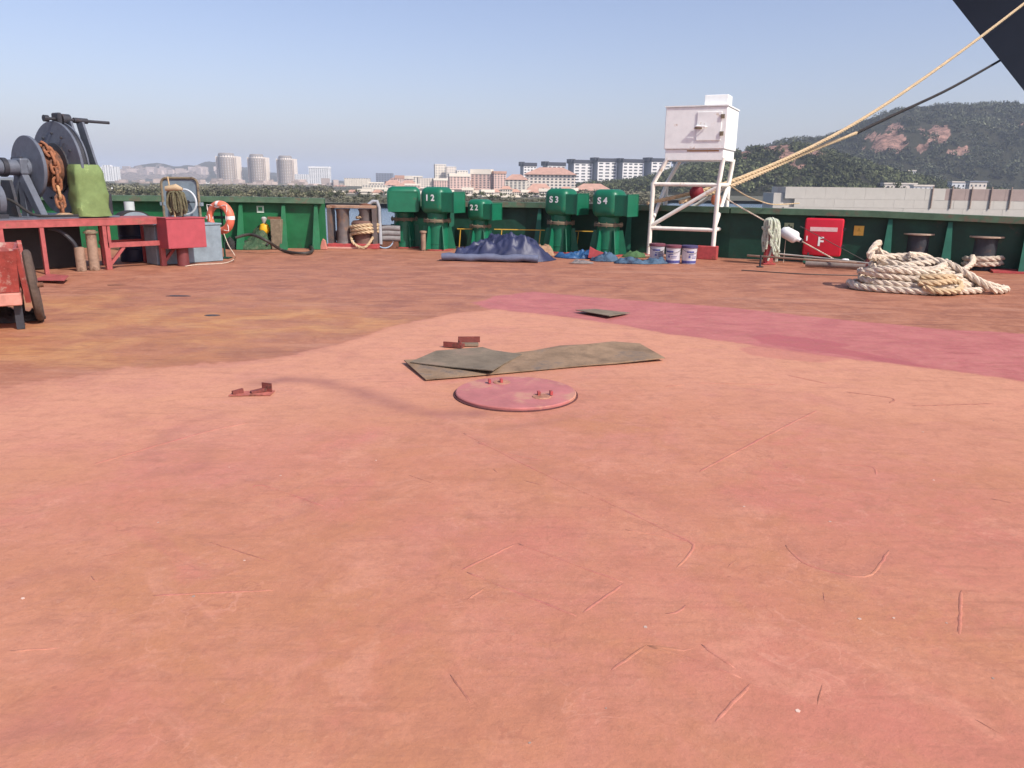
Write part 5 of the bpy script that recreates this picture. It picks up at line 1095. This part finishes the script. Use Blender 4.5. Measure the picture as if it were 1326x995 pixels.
for (x0,x1,tp,lb) in ((284,311,199,'tall round fronted beige tower, leftmost of three'),(324,348,200.5,'tall round fronted beige tower, middle of three'),(361,384,202.5,'tall round fronted beige tower, rightmost of three')):
    Yd = 1500; a, b = P(x0,246,Yd), P(x1,246,Yd); zb_ = a.z-6; c = (a+b)/2; W = b.x-a.x; Hh = P((x0+x1)/2,tp,Yd).z-zb_
    t = T('tower_block', lb, 'tower block', (c.x,Yd,zb_), 0, 'three beige tower blocks'); r = W/2
    MB().box(-r,r,-r*.35,r*.9,0,Hh*.93).build('wall', TW, t)
    MB().lathe([(r*.72,0),(r*.72,Hh*.95),(r*.66,Hh*.99),(r*.45,Hh),(0,Hh)],28,(0,-r*.25,0)).build('round_bay', TW, t, True)
    MB().lathe([(r*.75,Hh*.955),(r*.68,Hh*1.0),(r*.6,Hh*1.01),(0,Hh*1.01)],28,(0,-r*.25,0)).build('roof', mat('brown_grey_tower_roof',(.26,.23,.21),.7), t, True)
    mb = MB(); mw = MB()
    for k in range(9):
        an = math.pi+math.pi*(k+.5)/9; M = Matrix.Translation((0,-r*.25,0)) @ Matrix.Rotation(an,4,'Z')
        mb.box(r*.70,r*.745,-r*.07,r*.07,4,Hh*.9,M)
        for f_ in range(22): mw.box(r*.70,r*.727,r*.05,r*.17,6+f_*Hh*.04,6+f_*Hh*.04+Hh*.022,M)
    for sx in (-1,1):
        for dx in (.76,.9): mb.box(sx*r*dx-r*.03,sx*r*dx+r*.03,-r*.35-.5,-r*.34,4,Hh*.9)
    st(mb.build('recess', TWS, t),'stuff'); st(mw.build('window', WINL, t),'stuff')
WH = mat('bright_white_render',(.78,.78,.77),.8,.05,.1)
building(403,428,216,247,1300,WH,'white twin slab block with roof crown right of the towers',rz=0,floors=12,bays=9,wf=(.55,.5),wm=WINL,roof=WH,roof_h=3)
building(384,401,226,247,1350,WH,'lower white block between the third tower and the twin slab',floors=9,bays=6,wm=WINL)
for k,(x0,x1,tp,lb) in enumerate(((130,139,216,'white high rise, leftmost of the cluster behind the canvas box'),(138,148,214,'white high rise, middle of the cluster behind the canvas box'),(147,157,216,'white high rise, rightmost of the cluster behind the canvas box'))):
    building(x0,x1,tp,247,1400,WH,lb,floors=14,bays=3,wm=WINL,wf=(.3,.6),group='white high rise cluster')
CR1 = mat('cream_render',(.80,.72,.60),.8,.08,.1); PK = mat('pink_render',(.74,.52,.44),.8,.1,.1); PR = mat('pink_tile_roof',(.46,.27,.20),.8,.2,.3); CR2 = mat('pale_stone_render',(.78,.69,.59),.8,.1,.1); BG = mat('blue_grey_glass_wall',(.22,.24,.30),.5,.1,.1)
building(448,479,231,248,900,CR1,'cream slab block with tall ribs left of the ventilators',floors=5,bays=10,strips=10,wf=(.5,.8),wm=WINL)
building(488,509,224.5,240,1400,BG,'hazy blue grey glass office block behind the pink roofs',floors=6,bays=6)
building(431,448,247,262,560,CR1,'low cream house row left of the dark trees',floors=3,bays=5,roof=CR1,roof_h=1)
building(448,466,246,262,570,CR2,'low stone coloured house row beside the dark trees',floors=3,bays=5)
building(471,501,240,256,620,CR1,'low cream block just left of the plain ventilator top',floors=3,bays=8)
building(499,520,233,250,760,CR2,'cream house with a pink hip roof at the left of the pink town',floors=3,bays=5,roof=PR,roof_h=5,hip=1)
building(518,541,234,250,730,CR2,'second house with pink hip roof above the plain ventilator',floors=3,bays=5,roof=PR,roof_h=5,hip=1)
building(540,562,231,252,700,CR2,'pale apartment row above the 1 2 ventilator, left half',floors=5,bays=6,rz=R_(14))
building(560,582,231,252,700,PK,'pinkish apartment row above the 1 2 ventilator, right half',floors=5,bays=6,rz=R_(14),roof=CR1,roof_h=2)
building(562,578,213,240,900,CR1,'tall cream block with stepped top, highest of the pink town',floors=8,bays=4,rz=R_(15),wm=WINL)
building(577,591,216,240,890,CR2,'stepped lower half beside the tallest cream block',floors=8,bays=4,rz=R_(15),wm=WINL)
building(590,606,221,245,840,CR1,'pale block between the tall cream block and the crowned pink block',floors=7,bays=4,rz=R_(15),wm=WINL)
building(580,609,225,256,650,PK,'pink apartment block with cream balconies above the smallest ventilator',floors=7,bays=6,rz=R_(12),roof=CR1,roof_h=2.5)
building(610,638,219.5,256,660,PK,'pink block with a broad cream crown above the navy tarpaulin',floors=8,bays=5,rz=R_(-10),roof=CR1,roof_h=4)
building(637,655,222,256,655,PK,'narrow pink block left of the cream block with three storeys',floors=8,bays=4,rz=R_(16),roof=PR,roof_h=2)
building(654,683,226,257,600,CR1,'cream block with a pink tile roof facing the harbour',floors=6,bays=5,rz=R_(-8),roof=PR,roof_h=4,hip=1)
building(680,746,217,252,620,CR2,'large block under a wide pink hip roof behind the S 3 ventilator',floors=5,bays=12,rz=R_(-6),roof=PR,roof_h=5.5,hip=1,dep=22)
building(680,716,238,262,500,CR1,'cream building with tall windows and pink roof left of the S 3 ventilator',floors=2,bays=8,roof=PR,roof_h=5,hip=1,wf=(.5,.6))
building(742,790,238,254,480,CR2,'low house under a dusty pink roof between the S 3 and S 4 ventilators',floors=2,bays=7,roof=PR,roof_h=4,hip=1,name='house',cat='house')
building(606,642,246,262,470,CR2,'low pale house row just above the smallest ventilator',floors=2,bays=8,roof=PR,roof_h=3,hip=1,name='house',cat='house')
r2 = random.Random(5)
ORD = ['first','second','third','fourth','fifth','sixth','seventh','eighth','ninth','tenth','eleventh','twelfth','thirteenth','fourteenth','fifteenth','sixteenth']
for k in range(16):
    px = 498+k*11.2+r2.uniform(-3,3); tp = r2.uniform(226,238); wpx = r2.uniform(9,16); Yd = r2.uniform(720,980); c_ = r2.choice((PK,CR1,CR2,PK))
    building(px,px+wpx,tp,250,Yd,c_,'%s town block crowded in the back row of the town, %s from the left' % ('pink' if c_ is PK else 'cream' if c_ is CR1 else 'stone coloured', ORD[k]),floors=6,bays=4,rz=R_(r2.uniform(-5,25)),roof=r2.choice((PR,CR1)),roof_h=3,hip=r2.choice((0,1)),group='crowded town blocks in the back row')
for k in range(12):
    px = 598+k*12.4+r2.uniform(-2,2); tp = r2.uniform(241,247); wpx = r2.uniform(12,18); Yd = r2.uniform(290,390); c_ = r2.choice((CR1,CR2,CR1,PK)); hp_ = r2.choice((0,1))
    building(px,px+wpx,tp,259,Yd,c_,'low %s house with %s roof, %s from left in shore row' % ('pink' if c_ is PK else 'cream' if c_ is CR1 else 'stone coloured', 'pink hip' if hp_ else 'flat pale', ORD[k]),'house',floors=2,bays=5,rz=R_(r2.uniform(-5,20)),roof=PR if hp_ else CR1,roof_h=1.2,hip=hp_,name='house',group='low houses in the front row by the shore')
for k,(x0,x1,tp,Yd,c_,lb) in enumerate([(404,420,246,500,CR2,'low stone coloured house right of the short green bulwark end'),(418,434,244,520,CR1,'low cream house behind the fairlead, left one'),(482,500,243,560,CR2,'low stone coloured block left of the plain ventilator, nearer the trees'),(508,526,240,600,CR1,'cream block just above the plain ventilator'),(524,545,238,640,PK,'pink block above the gap between the two left ventilators'),(430,452,240,800,CR1,'pale cream block behind the cream houses at the fairlead'),(478,498,236,900,CR2,'pale block between the ribbed slab and the glass office'),(506,524,230,950,PK,'pink tall block behind the pink hip roofs'),(526,548,228,980,CR1,'cream tall block left of the highest cream block')]):
    building(x0,x1,tp,258,Yd,c_,lb,floors=3 if Yd < 700 else 5,bays=5,rz=R_(8),roof=PR if k % 2 else CR1,roof_h=1.5,hip=k % 2)
for k in range(9):
    px = 430+k*18+r2.uniform(-3,3); Yd = r2.uniform(300,400); c_ = (CR1,CR2,CR1)[k % 3]; hp_ = k % 2
    building(px,px+r2.uniform(13,18),r2.uniform(243.5,248),259,Yd,c_,'small %s shore house under a %s roof, %s from the fairlead' % ('cream' if c_ is CR1 else 'stone coloured','pink hip' if hp_ else 'flat pale',ORD[k]),'house',floors=2,bays=4,rz=R_(r2.uniform(-5,20)),roof=PR if hp_ else CR1,roof_h=1.2,hip=hp_,name='house',group='small shore houses near the fairlead')
# distant low town on the left as one mass
def townmass(name, x0, x1, f, N, Yr, label, ms, cols):
    mb = MB()
    for k in range(N):
        px = r2.uniform(x0,x1); Yd = r2.uniform(*Yr); p = P(px,f(px),Yd); w_ = r2.uniform(6,18)*Yd/1500; h = r2.uniform(5,14)*Yd/1500; z = p.z
        a = r2.uniform(-.4,.4); mb.box(-w_/2,w_/2,-5,5,max(-20,-7.5-z),h,Matrix.Translation((p.x,Yd,z)) @ Matrix.Rotation(a,4,'Z'))
    return tag(st(mb.build(name, ms),'stuff'), label, 'town')
TM = mat('mixed_town_render',(.44,.36,.32),.8,.1,.1,isl=.3)
townmass('town', 150, 440, lambda px: r2.uniform(241,248), 170, (900,1300), 'low pale town strip behind the shore trees at left', TM, None)
townmass('hill_town', 135, 290, lambda px: r2.uniform(224,240), 170, (2500,2700), 'far hazy houses scattered over the distant left hill', TM, None)
building(268,285,236,248,1000,WH,'low white building with a dark window panel left of the towers',floors=1,bays=2,wf=(.35,.6))
# white marquee on the shore
t = T('marquee', 'white twin peaked marquee on the far shore behind the canvas box', 'tent', P(157,253,340)); CAN = mat('white_canvas',(.8,.8,.78),.7,.04)
for x in (-3.6,3.2):
    pr = [(4.0,0),(2.2,.35),(1.,.9),(.3,1.7),(.06,2.6)]
    MB().lathe(pr,16,(x,0,.8)).build('peak', CAN, t, True)
    for s_ in (-2.6,2.6): MB().cyl((x+s_,-1.5,-4),(x+s_,-1.5,.85),.12,n=6).build('pole', CAN, t)
# ------------------------------------------------------------------ breakwater on the right
CON = mat('pale_breakwater_concrete',(.50,.46,.40),.9,.12,.25,.25,(.40,.33,.28),.12,bump=.2,bscale=1); CON2 = mat('stained_breakwater_concrete',(.33,.25,.22),.9,.2,.3,.3,(.24,.17,.15),.2,bump=.2,bscale=1)
Yb = 120; a = P(1016,245,Yb); e = P(1560,250,Yb-6); t = T('breakwater', 'long pale concrete breakwater wall behind the right bulwark', 'breakwater', (0,0,0))
top = P(1060,242.5,Yb).z; L0 = a.x; L1 = e.x; joint = []
MB().box(L0,L1,Yb+.02,Yb+6,WZ-1,top).build('core', CON, t)
MB().box(P(1002,250,Yb).x,L0-.01,Yb-.1,Yb+5,WZ-1,P(1010,250,Yb).z).build('end_step', CON, t)
bl = 3.0; k = 0; x = L0; srcs = {}
rowz = [(WZ-.5,top-2.95),(top-2.93,top-1.72),(top-1.70,top-.03)]
while x < L1-bl:
    for ri, (z0, z1_) in enumerate(rowz):
        xx = x+(bl/2 if ri % 2 else 0); s_ = random.uniform(-.02,.02); px_far = xx > P(1205,245,Yb).x
        key = (ri, px_far and ri == 2)
        if key not in srcs: srcs[key] = MB().box(0,bl-.02,-.5,0,z0,z1_).build('block', CON2 if key[1] else CON, t); o = srcs[key]
        else: o = inst(srcs[key], t)
        o.location = (xx, Yb+s_, 0)
    x += bl
mb = MB(); x = P(1205,245,Yb).x
for i in range(26): mb.box(x+i*bl*.98,x+i*bl*.98+.12,Yb-.75,Yb-.55,top-2.9,top+.35)
st(mb.build('fence_post', mat('rusty_post',(.33,.24,.19),.8,.2), t),'stuff')
# small houses on the hill foot
for px0,px1,tp,bt,Yd,lb in ((1110,1126,216,224,700,'small white house alone on the slope left of the rock face'),(1172,1184,220.5,229,680,'small white hut on the slope below the rock face'),(1229,1253,235,245,520,'long white shed at the hill foot, left one'),(1252,1274,234.5,245,500,'long grey shed at the hill foot behind the breakwater'),(1180,1205,239.5,247,430,'low flat white store above the breakwater'),(1127,1138,233,243,520,'low cream hut left of the bush above the breakwater'),(1140,1182,237,246,480,'long low sand coloured wall above the breakwater')):
    building(px0,px1,tp,bt,Yd,WH if 'white' in lb else CR2,lb,'house' if 'house' in lb else 'shed',rz=R_(-8),floors=1,bays=4,wf=(.3,.3),roof=GW if 'grey' in lb else CR2,roof_h=.8,name='shed' if 'shed' in lb or 'store' in lb else 'hut')
p = P(1160,243,300); tree(p.x,300,p.z-1.5,3.6,2,'dark round bush growing over the breakwater top','breakwater bush')
# ------------------------------------------------------------------ haze
HZ = bpy.data.materials.new('haze'); HZ.use_nodes = True; n = HZ.node_tree.nodes; n.remove(n['Principled BSDF'])
pv = n.new('ShaderNodeVolumePrincipled'); pv.inputs['Color'].default_value = (.76,.85,1.0,1); pv.inputs['Density'].default_value = .0002; pv.inputs['Anisotropy'].default_value = .0
HZ.node_tree.links.new(pv.outputs[0], n['Material Output'].inputs['Volume'])
st(MB().box(-5500,5500,-500,9500,-9,190).build('haze', HZ),'stuff')
